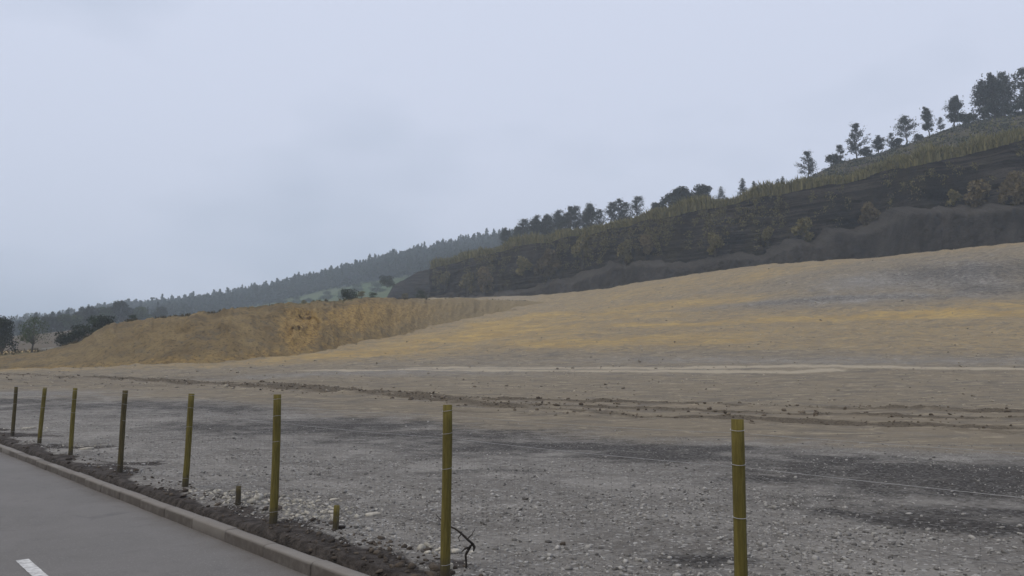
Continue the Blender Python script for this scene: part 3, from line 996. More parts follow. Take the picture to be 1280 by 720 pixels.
def eucalyptus(h, lean, bare, width, seed, dens=1.0, leaf=0.30):
    r = np.random.default_rng(seed)
    tm, cm = MB(), MB()
    n = 9
    t = np.linspace(0, 1, n)
    wx = np.cumsum(r.normal(0, 0.018 * h, n)); wy = np.cumsum(r.normal(0, 0.018 * h, n))
    tp = np.stack([lean * h * t + wx - wx[0], wy - wy[0], 0.93 * h * t - 0.4], -1)
    tube(tm, tp, np.linspace(0.022 * h, 0.004 * h, n), 7)
    k = int(r.integers(26, 34))
    hs_ = np.concatenate([np.sort(r.uniform(bare, 0.93, k)), [0.9, 0.95, 1.0]])
    for i, q in enumerate(hs_):
        q = float(q)
        p0 = np.array([np.interp(q * 0.93, t, tp[:, c]) for c in range(3)])
        ang = i * 2.4 + r.normal(0, 0.5)
        u_ = (q - bare) / (1.0 - bare); taper = 0.14 + 1.15 * (1 - u_) ** 0.8 * (0.55 + 0.45 * min(1, u_ * 4))
        L = width * 1.2 * h * taper * r.uniform(0.45, 1.2)
        p1 = p0 + np.array([math.cos(ang) * L, math.sin(ang) * L, L * r.uniform(0.35, 1.1)])
        limb(tm, p0, p1, 0.007 * h, 0.002 * h, 0.03 * h, 5)
        m = int(r.uniform(70, 130) * dens)
        u = r.uniform(0.25, 1.12, m) ** 0.8
        axis = p0[None] + (p1 - p0)[None] * u[:, None]
        d = r.normal(size=(m, 3)) * h * (0.016 + 0.026 * u[:, None]) * np.array([1, 1, 0.75])
        keep = (np.sin(axis[:, 0] * 2.3 / leaf * 0.3 + i) + np.sin(axis[:, 2] * 2.9 + d[:, 1] * 3)) > -0.75
        leaves(cm, (axis + d)[keep], leaf * r.uniform(0.55, 1.25, int(keep.sum())), 0.5, 0.6, r)
    return tree_root('eucalyptus_tree', tm, cm, M_euc)


def conifer(h, w, seed, leaf=0.35, n=700, mat=None):
    r = np.random.default_rng(seed)
    tm, cm = MB(), MB()
    tube(tm, [[0, 0, -0.5], [0, 0, h * 0.5], [0.02 * h, 0, h * 0.97]], [0.02 * h, 0.012 * h, 0.003 * h], 6)
    z = 1 - r.uniform(0.0, 1.0, n) ** 0.62 * 0.88
    tier = 0.72 + 0.28 * np.sin(z * 42 + r.uniform(0, 6))
    lob = 1 + 0.25 * np.sin(3 * r.uniform(0, 2 * math.pi, 1) + z * 9)
    ang = r.uniform(0, 2 * math.pi, n)
    rad = 1.15 * w * (1 - z + 0.03) ** 0.7 * tier * lob * np.sqrt(r.uniform(0.1, 1, n)) * (1 + 0.3 * np.sin(ang * 3 + z * 7))
    C = np.stack([np.cos(ang) * rad, np.sin(ang) * rad, z * h - 0.12 * rad], -1)
    leaves(cm, C, leaf * r.uniform(0.6, 1.3, n), 0.5, 0.3, r)
    return tree_root('conifer_tree', tm, cm, mat or M_pine)


def bushy(name, h, w, seed, mat, n=1600, leaf=0.16, bare=0.18, clumps=16):
    r = np.random.default_rng(seed)
    tm, cm = MB(), MB()
    stems = 1 if bare > 0.1 else 4
    cs = []
    for k in range(clumps):
        a = r.uniform(0, 2 * math.pi); e = r.uniform(0, 1)
        q = np.array([math.cos(a) * w * 0.5 * math.sqrt(r.uniform(0, 1)) * (1.0 - 0.55 * e), 0, bare * h + (1 - bare) * h * (0.12 + 0.76 * e)])
        q[1] = math.sin(a) * w * 0.5 * math.sqrt(r.uniform(0, 1)) * (1.0 - 0.55 * e)
        cs.append(q)
    if stems == 1:
        tube(tm, [[0, 0, -0.3], [0.03 * h, 0, bare * h], [0.0, 0.02 * h, h * 0.75]], [0.03 * h, 0.022 * h, 0.006 * h], 7)
        st = np.array([0.03 * h, 0, bare * h])
    else:
        st = np.array([0, 0, -0.2])
    for q in cs:
        limb(tm, st, q, 0.012 * h, 0.003 * h, 0.02 * h, 5)
    m = n // clumps
    for q in cs:
        d = r.normal(size=(m, 3)); d /= np.linalg.norm(d, axis=1, keepdims=True)
        d *= (r.uniform(0, 1, (m, 1)) ** 0.4) * np.array([0.24 * w, 0.24 * w, 0.17 * h]) * r.uniform(0.75, 1.2)
        c = q + d
        c[:, 2] = np.maximum(c[:, 2], 0.02 * h)
        leaves(cm, c, leaf * r.uniform(0.6, 1.35, m), 0.6, 0.1, r)
    root = empty(name)
    mk('trunk' if stems == 1 else 'stem', *tm.get(), M_bark, root, True)
    mk('crown' if stems == 1 else 'foliage', *cm.get(), mat, root)
    return root


def put(root, p, scale=1.0, rz=0.0, sq=1.0):
    root.location = tuple(float(v) for v in p); root.scale = (scale * sq, scale * sq, scale); root.rotation_euler = (0, 0, rz)
    return root


class Kinds:
    """first use moves the prototype itself, later uses copy it"""
    def __init__(s, protos): s.p = protos; s.used = [False] * len(protos)

    def get(s, i):
        i %= len(s.p)
        if not s.used[i]:
            s.used[i] = True
            return s.p[i]
        return copy_thing(s.p[i])


EUC = Kinds([eucalyptus(13, 0.02, 0.22, 0.25, 101, 0.85), eucalyptus(13, -0.03, 0.10, 0.22, 102, 0.9), eucalyptus(13, 0.03, 0.14, 0.25, 103, 0.7),
             eucalyptus(13, 0.0, 0.12, 0.23, 104, 1.2), eucalyptus(13, 0.01, 0.05, 0.21, 105, 1.5)])


def px_h(pxs, d): return pxs * d / 1000.0


# (column, skyline fraction, pixel height, kind, width factor, label)
right_trees = [
    (1011, 1.0, 34, 2, 1.05, 'sparse forked eucalyptus standing alone, lowest of the trees on the right skyline'),
    (1051, 0.96, 24, 1, 1.0, 'small eucalyptus leaning against the taller pointed tree on the right skyline'),
    (1071, 1.0, 45, 2, 0.9, 'tall pointed eucalyptus with see-through lower branches above the cutting'),
    (1097, 1.0, 22, 4, 1.3, 'low bushy eucalyptus between the pointed tree and the round little tree'),
    (1114, 1.0, 20, 2, 1.1, 'little round-topped eucalyptus on a thin stem beside the flat-topped one'),
    (1132, 1.0, 36, 0, 1.15, 'flat-topped eucalyptus with a thin bare trunk on the right skyline'),
    (1161, 1.0, 36, 4, 0.85, 'narrow pointed eucalyptus on the bare crest between two gaps of sky'),
    (1176, 1.0, 18, 1, 0.9, 'tiny eucalyptus at the left foot of the broad dense tree'),
    (1194, 1.0, 40, 4, 1.1, 'broad dense eucalyptus standing left of the tall grove at the picture edge'),
    (1231, 1.0, 50, 3, 1.0, 'leftmost tree of the tall grove at the right picture edge'),
    (1243, 0.97, 56, 4, 0.9, 'thick dense tree in the middle of the tall grove at the right'),
    (1256, 1.0, 58, 3, 0.85, 'tallest slender tree of the grove at the right'),
    (1277, 1.0, 57, 2, 1.1, 'open airy eucalyptus cut off by the right picture edge'),
]
for i, (p, s_, hp, kd, sq, lab) in enumerate(right_trees):
    q = hillside_pt(p, s_); h = px_h(hp, q[1])
    o = put(EUC.get(kd), q, h / 13.0 * 1.16, i * 1.7, sq)
    tag(o, lab, 'tree', 'eucalyptus trees on the right skyline')
q = hillside_pt(1272, 0.85)
tag(put(bushy('shrub', 3.0, 4.0, 300, M_darkleaf, 900, 0.22, 0.0), q, 1.6), 'dark shrub under the grove at the right picture edge', 'shrub')

US = Kinds([bushy('shrub', 3, 4.6, 261, M_darkleaf, 700, 0.26, 0.0), bushy('shrub', 3, 3.8, 262, M_euc, 700, 0.26, 0.0)])
for i, (p, s_, h, lab) in enumerate([(1041, .99, 3.4, 'pale low bush at the foot of the tall pointed tree, on its left'), (1083, .99, 3.2, 'dark low bush between the tall pointed tree and the low bushy one'),
                                     (1122, .98, 2.8, 'low bush at the foot of the flat-topped eucalyptus'), (1147, .99, 2.2, 'low bush in the sky gap left of the narrow pointed tree'),
                                     (1206, .99, 3.6, 'low bush at the right foot of the broad dense tree'), (1216, .99, 3.0, 'low bush in the gap left of the tall grove'),
                                     (1238, .97, 4.2, 'dark bush at the left foot of the tall grove'), (1251, .97, 4.6, 'dark bush under the middle of the tall grove')]):
    tag(put(US.get(i), hillside_pt(p, s_), h / 3.0 * 1.2, i * 1.3), lab, 'shrub', 'bushes on the right skyline')

row = [(629, 24, 4, 0.8), (636, 22, 1, .8), (645, 28, 3, 1), (653, 31, 0, 1), (662, 31, 2, 1.1), (670, 33, 3, 1), (680, 35, 4, .9), (688, 36, 1, 1), (697, 36, 3, 1), (705, 34, 4, 1), (713, 36, 0, .95),
       (720, 39, 1, .9), (731, 38, 4, .9), (740, 36, 3, .95), (751, 30, 2, .9), (764, 30, 0, .95), (772, 37, 2, 1.05), (783, 35, 2, 1.1), (796, 32, 0, .95)]
lab_row = 'leafy eucalyptus among the close-set unbroken crowns of the row above the cutting'
special = {629: 'dark narrow tree at the lower left end of the eucalyptus row', 720: 'tall eucalyptus with a separate pointed top in the row over the cutting',
           772: 'tall airy eucalyptus with open spreading limbs near the right end of the row', 796: 'last eucalyptus at the upper right end of the row over the cutting',
           764: 'thin bare-stemmed eucalyptus left of the tall airy tree of the row'}
for i, (p, hp, kd, sq) in enumerate(row):
    q = hillside_pt(p, 0.95 + 0.7 * ((i * 7) % 5) / 4); h = px_h(hp + 2, q[1])
    o = put(EUC.get(kd), q - np.array([0, 0, 0.5]), h / 13.0 * 1.05, i * 2.1, sq)
    tag(o, special.get(p, lab_row), 'tree', 'eucalyptus row above the cutting')

CON = Kinds([conifer(12, 2.6, 201), conifer(12, 3.2, 202), conifer(12, 2.1, 203)])
BRD = Kinds([bushy('broadleaf_tree', 8, 8.5, 211, M_euc, 2200, 0.34, 0.16), bushy('broadleaf_tree', 8, 7, 212, M_euc, 2000, 0.34, 0.2)])
for i, (p, hp, kind, kd, sq, lab) in enumerate([
        (822, 14, 'b', 1, 1.1, 'low bush-like tree right of the eucalyptus row on the skyline'),
        (828, 20, 'c', 2, 1.75, 'thin spire of a conifer just left of the dark round clump'),
        (837, 20, 'b', 0, .9, 'small rounded tree leaning on the dark clump over the cutting'),
        (846, 30, 'b', 1, 1.0, 'tallest dark tree of the clump over the middle of the cutting'),
        (855, 24, 'b', 0, .9, 'right half of the dark clump over the middle of the cutting'),
        (866, 16, 'b', 1, .8, 'small tree in the gap between two dark clumps'),
        (878, 22, 'b', 0, 1.15, 'dark dome-shaped tree right of the clump on the skyline'),
        (901, 17, 'c', 1, 1.75, 'small conical tree peeping over the grassy lip'),
        (929, 22, 'c', 0, 1.75, 'dark conical tree poking above the grass where the lip steepens'),
        (943, 16, 'c', 2, 1.75, 'small conifer peeping out right of the dark conical tree'),
        (973, 13, 'c', 1, 1.75, 'tiny conifer tip left of the lone sparse eucalyptus'),
        (979, 15, 'c', 2, 1.75, 'slim conifer tip closest to the lone sparse eucalyptus')]):
    q = hillside_pt(p, 1.0); h = px_h(hp + 4, q[1])
    o = put((BRD if kind == 'b' else CON).get(kd), q - np.array([0, 0, 0.5]), h / (8.0 if kind == 'b' else 12.0), i * 1.3, sq)
    tag(o, lab, 'tree', 'dark trees peeping over the cutting')

# far plantation: the trees of the ridge line each on their own, the wood below them as one mass
FARC = Kinds([])


def far_conifer(h, w, seed):
    r = np.random.default_rng(seed); mb = MB()
    n = 170
    z = 1 - r.uniform(0, 1, n) ** 0.8 * 0.85
    ang = r.uniform(0, 2 * math.pi, n)
    rad = w * (1 - z + 0.02) ** 0.62 * np.sqrt(r.uniform(0.05, 1, n)) * (0.75 + 0.3 * np.sin(z * 26 + seed))
    leaves(mb, np.stack([np.cos(ang) * rad, np.sin(ang) * rad, z * h], -1), r.uniform(0.7, 1.5, n), 0.6, 0.2, r)
    tube(mb, [[0, 0, -1], [0, 0, h * 0.6], [0, 0, h * 0.96]], [0.3, 0.2, 0.05], 5, False)
    return mb


def far_round(h, w, seed):
    r = np.random.default_rng(seed); mb = MB(); n = 260
    d = r.normal(size=(n, 3)); d /= np.linalg.norm(d, axis=1, keepdims=True)
    c = d * (r.uniform(0, 1, (n, 1)) ** 0.4) * np.array([w, w, h * 0.42]) * (1 + 0.3 * np.sin(d[:, :1] * 5)) + np.array([0, 0, h * 0.58])
    leaves(mb, c, r.uniform(1.0, 1.9, n), 0.6, 0, r)
    tube(mb, [[0, 0, -1], [0, 0, h * 0.6]], [0.3, 0.1], 5, False)
    return mb


protos = []
for i in range(6):
    V, F = (far_conifer(17, [3.6, 4.4, 3.2, 4.8, 4.0, 3.8][i], 400 + i)).get()
    protos.append(mk('conifer_tree', V, F, M_pine))
rprotos = []
for i in range(3):
    V, F = far_round(14, 6.5 - i, 420 + i).get()
    rprotos.append(mk('rounded_tree', V, F, M_euc))
usedp = set()
r4 = np.random.default_rng(44)


def far_single(pl, i, p, s_, hscale, lab, group):
    o = pl[i % len(pl)]
    if o.name in usedp: o = o.copy(); COL.objects.link(o)
    else: usedp.add(o.name)
    q = far_pt(p, s_)
    put(o, q, hscale, r4.uniform(0, 6), r4.uniform(0.85, 1.15))
    return tag(o, lab, 'tree', group)


p = 30.0; i = 0
while p < 660:
    tall = r4.uniform(0.78, 1.12)
    if r4.uniform() < 0.12: tall *= 1.18
    if p < 200 and r4.uniform() < 0.55:
        far_single(rprotos, i, p, 0.985, r4.uniform(0.9, 1.25), 'rounded tree among the conifers at the low left end of the far ridge', 'rounded trees on the low end of the far ridge')
    else:
        far_single(protos, int(r4.integers(0, 6)), p, r4.uniform(0.93, 1.0), tall * (0.9 if p < 300 else 0.95), 'dark conifer in the line of treetops along the hazy far ridge', 'conifers along the far ridge')
    p += r4.choice([1.6, 2.4, 3.2, 4.6]) * r4.uniform(0.7, 1.3); i += 1

mb = MB()
base = [far_conifer(17, 3.6, 440 + k).get() for k in range(5)] + [far_round(13, 5.5, 450 + k).get() for k in range(2)]
for k in range(2900):
    p = r4.uniform(-40, 700)
    s0 = np.interp(p, [0, 120, 200, 300, 400, 480, 560, 700], [0.0, 0.05, 0.30, 0.66, 0.78, 0.64, 0.35, 0.2])
    s_ = s0 + (1.0 - s0) * r4.uniform(0, 1) ** 0.7
    if vnoise(np.array([p * 0.02]), np.array([s_ * 9]), 91)[0] < 0.28 and s_ < s0 + 0.2: continue
    q = far_pt(p, s_); V, F = base[k % 7]
    mb.add(V * np.array([1, 1, r4.uniform(0.7, 1.1)]) * r4.uniform(0.8, 1.1) + q, F)
wood = mk('plantation', *mb.get(), M_pine)
struct(wood, 'stuff'); tag(wood, 'hazy dark conifer plantation covering the far hillside', 'wood')

# nearer broad trees at the low left of the far hill
labs = ['pale hazy broadleaf crown low at the far hill, nearest the lone round tree', 'hazy broadleaf crown second along the foot of the far hill',
        'wide grey-green crown in the middle of the low trees beyond the earth bank', 'hazy low crown right of the wide grey-green one beyond the bank',
        'rounded grey crown tallest of the low trees beyond the earth bank', 'hazy crown at the right end of the low trees beyond the earth bank',
        'small dim crown tucked behind the bank top at the left']
BR2 = Kinds([bushy('broadleaf_tree', 10, 11, 221, M_broad, 2400, 0.45, 0.1), bushy('broadleaf_tree', 10, 10, 222, M_euc, 2400, 0.45, 0.1)])
for i, (p, y, hp, d, kd) in enumerate([(62, 422, 26, 330, 1), (85, 417, 26, 340, 0), (108, 412, 28, 360, 1), (130, 408, 26, 380, 0), (152, 405, 28, 380, 1), (175, 404, 22, 400, 0), (200, 402, 18, 420, 1)]):
    q = W(p, y, d); h = px_h(hp, d)
    tag(put(BR2.get(kd), q, h / 10, i * 1.9, 1.1), labs[i], 'tree', 'low hazy trees beyond the earth bank')

# trees and bushes by the left end of the bank
t = bushy('broadleaf_tree', 6.2, 4.2, 231, M_darkleaf, 2600, 0.17, 0.04, 24)
q = W(2, 441, 138); tag(put(t, q, 1.0), 'dense dark green tree cut off by the left picture edge', 'tree')
t = bushy('broadleaf_tree', 6.4, 5.6, 232, M_broad, 1500, 0.14, 0.24, 18)
q = W(39, 442, 138); tag(put(t, q, 1.0), 'round airy green tree on a short trunk left of the earth bank', 'tree')
BS = Kinds([bushy('shrub', 3, 4, 241, M_darkleaf, 1500, 0.13, 0.0), bushy('shrub', 3, 4.4, 242, M_field, 1400, 0.13, 0.0), bushy('shrub', 3, 3.6, 243, M_scrub, 1200, 0.13, 0.0)])
for i, (p, y, d, h, kd, lab) in enumerate([
        (84, 434, 126, 3.0, 0, 'dark shrub lowest on the left shoulder of the earth bank'),
        (100, 427, 128, 3.2, 0, 'dark shrub second from the bottom on the bank\'s left shoulder'),
        (116, 417, 130, 3.0, 1, 'green shrub third up the left shoulder of the earth bank'),
        (130, 410, 130, 2.6, 0, 'dark shrub at the top of the bank\'s left shoulder'),
        (166, 402, 132, 1.3, 1, 'tiny green shrub alone on the bank top at the left'),
        (437, 376, 170, 3.2, 0, 'dark upright bush on the bank top left of the rock outcrop'),
        (466, 374, 190, 1.8, 1, 'low wide bush on the bank top below the green hillside'),
        (525, 373, 230, 2.6, 1, 'bright green bush just left of where the cutting begins'),
        (506, 374, 230, 2.0, 2, 'dry olive bush on the bank top in front of the rock outcrop'),
        (452, 372, 210, 2.0, 2, 'dry bush behind the dark upright one on the bank top'),
        (380, 380, 160, 1.0, 2, 'low dry tuft on the bank top above the yellow scoop'),
        (484, 358, 360, 6, 0, 'dark bush at the foot of the hazy rock outcrop')]):
    q = W(p, y, d); q[2] -= 0.15
    tag(put(BS.get(kd), q, h / 3.0, i * 1.1), lab, 'shrub', 'shrubs along the earth bank')
for i, (p, s_, h) in enumerate([(262, .42, 6), (300, .5, 5), (330, .42, 6), (352, .50, 7), (385, .40, 6), (410, .50, 7), (428, .42, 6), (446, .55, 7), (372, .56, 6), (470, .40, 8)]):
    q = far_pt(p, s_)
    tag(put(BS.get(1), q, h / 3.0, i * 2.2, 1.2), 'dark hedge bush dotted on the hazy green slope beyond the bank', 'shrub', 'hedge bushes on the far green slope')

# ------------------------------------------------------------------ growth on and over the cutting
def tuft_mesh(mb, C, hmin, hmax, blades, w, r, lean=0.35):
    C = np.repeat(np.asarray(C, float), blades, 0); n = len(C)
    h = r.uniform(hmin, hmax, n) * (0.6 + 0.4 * r.uniform(0, 1, n))
    a = r.uniform(0, 2 * math.pi, n); le = np.abs(r.normal(0, lean, n)) * h
    out = np.stack([np.cos(a), np.sin(a), 0 * a], -1); side = np.stack([-np.sin(a), np.cos(a), 0 * a], -1)
    ww = (w * r.uniform(0.6, 1.4, n))[:, None]
    b0 = C + out * r.uniform(0, 0.25, (n, 1)) * h[:, None]
    mid_ = b0 + out * (le * 0.35)[:, None] + np.array([0, 0, 1]) * (h * 0.6)[:, None]
    tip = b0 + out * le[:, None] + np.array([0, 0, 1]) * h[:, None]
    V = np.stack([b0 - side * ww * 0.5, b0 + side * ww * 0.5, mid_ + side * ww * 0.6, mid_ - side * ww * 0.6,
                  mid_ - side * ww * 0.6, mid_ + side * ww * 0.6, tip + side * ww * 0.12, tip - side * ww * 0.12], 1).reshape(-1, 3)
    F = np.arange(8 * n).reshape(-1, 4)
    mb.add(V, F)


r5 = np.random.default_rng(55)
mb = MB()
for k in range(6500):
    p = r5.uniform(540, 1310); i = int(np.argmin(np.abs(cpx - p)))
    s_ = abs(r5.normal(0, 0.055)) if k % 5 else r5.uniform(0, 0.9)
    if k % 5 == 0 and vnoise(np.array([p * 0.03]), np.array([s_ * 5]), 93)[0] < 0.5: continue
    q = hillside_pt(p, min(s_, 0.95)); big = 0.5 + 1.1 * vnoise(np.array([p * 0.05]), np.array([0.3]), 94)[0]
    tuft_mesh(mb, [q - np.array([0, 0, 0.15])], (0.8 if k % 5 else 0.5) * big, (3.6 if k % 5 else 1.3) * big, 7, 0.28, r5)
tag(struct(mk('lip_grass', *mb.get(), M_grass), 'stuff'), 'rough olive grass fringing the lip of the rock cutting', 'grass')

mb = MB()
for k in range(2600):
    if k % 3:
        p = r5.uniform(-20, 690); q = W(p, bY(p), bD(p)); dd = r5.uniform(0.0, 6); q = q + np.array([q[0] / q[1] * dd, dd, -0.25 - 0.02 * dd])
        if vnoise(np.array([p * 0.06]), np.array([2.2]), 131)[0] < 0.42: continue
    else:
        x_ = r5.uniform(-110, -66); y_ = r5.uniform(112, 150); q = np.array([x_, y_, hz(x_, y_) - 0.05])
    tuft_mesh(mb, [q], 0.25, 0.75, 6, 0.09, r5)
tag(struct(mk('dry_grass', *mb.get(), M_tawny), 'stuff'), 'dry tawny grass along the bank top and around the trees at the left', 'grass')

mb = MB()
for k in range(420):                              # low scrub thinly covering the hillside above
    p = r5.uniform(980, 1310); s_ = r5.uniform(0.12, 1.0)
    q = hillside_pt(p, s_); m = 26
    d = r5.normal(size=(m, 3)) * np.array([0.9, 0.9, 0.35]) * r5.uniform(0.5, 1.3)
    d[:, 2] = np.abs(d[:, 2])
    leaves(mb, q + d, 0.3, 0.6, 0, r5)
tag(struct(mk('hillside_scrub', *mb.get(), M_euc), 'stuff'), 'low dark scrub on the slope above the cutting', 'scrub')

mb = MB()
for k in range(1250):                              # curtains of dry growth hanging down the rock
    p = r5.uniform(541, 1310); i = int(np.argmin(np.abs(cpx - p)))
    dens = vnoise(np.array([p * 0.035]), np.array([1.7]), 95)[0] * np.interp(p, [540, 900, 1000, 1310], [1.0, 0.85, 0.5, 0.45])
    if r5.uniform() > dens * dens * 1.5: continue
    j0 = nr - 1 - int(abs(r5.normal(0, 0.24)) * nr); j0 = int(np.clip(j0, 14, nr - 1))
    q = cf[j0, i]; L = r5.uniform(1.2, 4.2); m = 42
    d = np.stack([r5.normal(0, 0.6, m), r5.normal(-0.8, 0.35, m), -L * r5.uniform(0, 1, m) ** 1.3 + 0.4], -1)
    leaves(mb, q + d, 0.30 * r5.uniform(0.6, 1.3, m), 0.45, 0.9, r5)
tag(struct(mk('hanging_growth', *mb.get(), M_scrub), 'stuff'), 'dry olive growth hanging in curtains down the rock cutting', 'ground cover')

TW = Kinds([bushy('shrub', 3, 2.8, 251, M_tawny, 1400, 0.20, 0.0), bushy('shrub', 3, 2.4, 252, M_scrub, 1300, 0.20, 0.0)])


def cliff_pt(p, y):
    i = int(np.argmin(np.abs(cpx - p)))
    c = cf[:, i]
    # photo row of every vertex of this column
    dy, dz = c[:, 1], c[:, 2] - EYE
    v = (dz * CP - dy * SP) / (dy * CP + dz * SP)
    j = int(np.argmin(np.abs((360 - 1000 * v) - y)))
    return cf[j, i]


for i, (p, y, hp, kd, sq, lab) in enumerate([
        (1222, 262, 40, 0, .85, 'large tawny bush on the apron top near the right end of the cutting'),
        (1268, 256, 46, 0, .75, 'tall tawny bush nearest the right picture edge on the rock'),
        (1192, 258, 22, 1, .9, 'small olive bush on the apron top left of the large tawny bush'),
        (1085, 288, 38, 0, .8, 'tawny rounded bush standing on the apron ledge, lone on bare rock'),
        (1002, 302, 32, 1, .9, 'olive bush on the rock where the apron dips'),
        (962, 308, 26, 1, .8, 'slim olive bush growing above the apron left of its dip'),
        (890, 318, 30, 1, .8, 'upright olive bush on the rock above the apron middle'),
        (806, 318, 26, 0, .7, 'slim pale tawny bush midway along the rock face'),
        (780, 330, 30, 1, .9, 'olive bush just above the apron, left of the slim pale one'),
        (728, 334, 42, 1, .7, 'tall olive bush hanging down the rock left of the middle'),
        (687, 346, 36, 0, .95, 'wide tawny bush low on the rock above the left end of the apron'),
        (655, 345, 26, 1, .9, 'small olive bush high on the rock left of the wide tawny one'),
        (605, 366, 34, 0, .8, 'tawny bush at the foot of the rock near its left end'),
        (584, 368, 28, 1, .8, 'olive bush at the foot of the rock close to its left corner'),
        (556, 362, 24, 1, .8, 'olive bush at the left corner of the rock cutting')]):
    q = cliff_pt(p, y); h = px_h(hp, q[1])
    tag(put(TW.get(kd), q - np.array([0, 1.5, 0.5]), h / 3.0, i * 1.4, sq), lab, 'shrub', 'bushes growing on the rock cutting')

# ------------------------------------------------------------------ fence
def fence_dir(d):   # x of the fence line at depth d
    return (3.82 - RN[1] * d) / RN[0]


def make_post(h, rad, mat, seed, tilt):
    r = np.random.default_rng(seed); mb = MB()
    n = 14
    z = np.linspace(-0.35, h, n)
    pts = np.stack([0.004 * np.sin(z * 3 + seed), 0.004 * np.cos(z * 2.3 + seed), z], -1)
    tube(mb, pts, rad * (1.03 - 0.06 * (z / h)) * (1 + 0.02 * np.sin(z * 9 + seed)), 16)
    V, F = mb.get()
    root = mk('fence_post', V, F, mat, smooth=False)
    me = root.data
    sm = np.ones(len(me.polygons), bool); sm[-16:] = False
    me.polygons.foreach_set('use_smooth', sm)
    return root


WIRE_H = [1.315, 1.135]
posts = [
    (921, 524, 4.35, M_post, .0345, 0.0, 'nearest and tallest fence post, thick and yellow-green, at the right of the fence'),
    (559, 506, 6.5, M_post, .039, 0.0, 'second nearest fence post, yellow-green, with the bare twig at its foot'),
    (347, 493, 8.8, M_post, .043, 0.0, 'yellow-green fence post with a slack wire, beside the two short stakes'),
    (240, 492, 11.9, M_post, .043, 0.03, 'yellow-green post leaning slightly right between the dark post and the slack-wire post'),
    (157, 488, 13.7, M_postd, .043, 0.02, 'dark weathered fence post, fourth from the far left end of the fence'),
    (94, 485, 16.7, M_post, .042, 0.01, 'thin olive post third from the far left end of the fence'),
    (56, 484.5, 19.6, M_post, .046, 0.03, 'olive post second from the far left end of the fence'),
    (20, 483.5, 21.8, M_postd, .045, 0.0, 'dark post at the far left end of the fence'),
]
PP = []
for i, (p, y, d, mat, rad, tilt, lab) in enumerate(posts):
    q = W(p, y, d)
    bx = q[0] - tilt * 1.4; g = hz(bx, d)
    o = make_post(q[2] - g, rad, mat, 500 + i, tilt)
    o.location = (bx, d, g); o.rotation_euler = (0, math.atan(tilt), 0)
    tag(o, lab, 'fence post', 'posts of the wire fence')
    PP.append((bx, d, g, rad, tilt, o))
    for hw in WIRE_H + [0.86, 0.12]:                  # ties that hold the wires to the post
        mb = MB(); th = np.linspace(0, 2 * math.pi, 21)
        lift = 0.006 * np.sin(th + i)
        tube(mb, np.stack([np.cos(th) * (rad + 0.002), np.sin(th) * (rad + 0.002), hw + lift], -1), 0.0017, 5, False)
        mk('wire_tie', *mb.get(), M_wire, o, True)

# the strands run past the last seen post to one beyond the frame
dq = np.array([PP[0][0] - PP[1][0], PP[0][1] - PP[1][1]])
ex_ = np.array([PP[0][0], PP[0][1]]) + dq / np.linalg.norm(dq) * 3.0
o = make_post(1.39, 0.035, M_post, 510, 0)
o.location = (ex_[0], ex_[1], 0.0)
tag(o, 'yellow-green fence post past the right end of the view', 'fence post', 'posts of the wire fence')
line = [(ex_[0], ex_[1], 0.0, 0.035, 0.0)] + [q[:5] for q in PP]


def strand(hgt_, sag, rad, name, lab, first=0, side=1.0):
    mb = MB(); pts = []
    for k in range(first, len(line) - 1):
        a, b = line[k], line[k + 1]
        A = np.array([a[0] + a[4] * hgt_ + RN[0] * a[3] * side, a[1] + RN[1] * a[3] * side, (0.0 if a[2] < 0.2 else a[2]) + hgt_])
        B = np.array([b[0] + b[4] * hgt_ + RN[0] * b[3] * side, b[1] + RN[1] * b[3] * side, (0.0 if b[2] < 0.2 else b[2]) + hgt_])
        for t in np.linspace(0, 1, 13)[: (13 if k == len(line) - 2 else 12)]:
            q = A + (B - A) * t; q[2] -= sag * 4 * t * (1 - t); pts.append(q)
    tube(mb, pts, rad, 5)
    return mk(name, *mb.get(), M_wire, smooth=True)


tag(strand(WIRE_H[0], 0.012, 0.0010, 'fence_wire', ''), 'topmost thin wire strung just under the post tops', 'wire', 'wires of the fence')
tag(strand(WIRE_H[1], 0.010, 0.0014, 'fence_wire', ''), 'thicker pale wire below the top one, strung from post to post', 'wire', 'wires of the fence')
mb = MB()
for k in range(len(line) - 4):                        # stock netting, post to post
    a, b = line[k], line[k + 1]
    A = np.array([a[0] + RN[0] * a[3], a[1] + RN[1] * a[3]]); B = np.array([b[0] + RN[0] * b[3], b[1] + RN[1] * b[3]])
    L = np.linalg.norm(B - A); m = int(L / 0.16)
    for hh in (0.12, 0.30, 0.48, 0.67, 0.86, 1.02):
        tube(mb, [[*(A + (B - A) * t), hh - 0.01 * math.sin(math.pi * t)] for t in np.linspace(0, 1, 7)], 0.0007, 4, False)
    for j in range(1, m):
        q = A + (B - A) * j / m
        tube(mb, [[*q, 0.12], [*q + rng.normal(0, 0.003, 2), 0.55], [*q, 1.02]], 0.0006, 4, False)
tag(mk('wire_netting', *mb.get(), M_net), 'very fine wire stock netting stretched between the fence posts', 'netting')
# slack loose end hanging off the third post
a = np.array([PP[2][0], PP[2][1] + 0.05, 0.92])
mb = MB()
pts = [a + np.array([x, 0.15 * x, z]) for x, z in ((-.05, .02), (0.02, 0.01), (0.08, -0.08), (0.2, -0.30), (0.32, -0.55), (0.42, -0.78), (0.47, -0.88))]
tube(mb, pts, 0.0016, 5)
tag(mk('loose_wire', *mb.get(), M_wire, smooth=True), 'slack loose wire hanging from the third nearest fence post to the ground', 'wire')

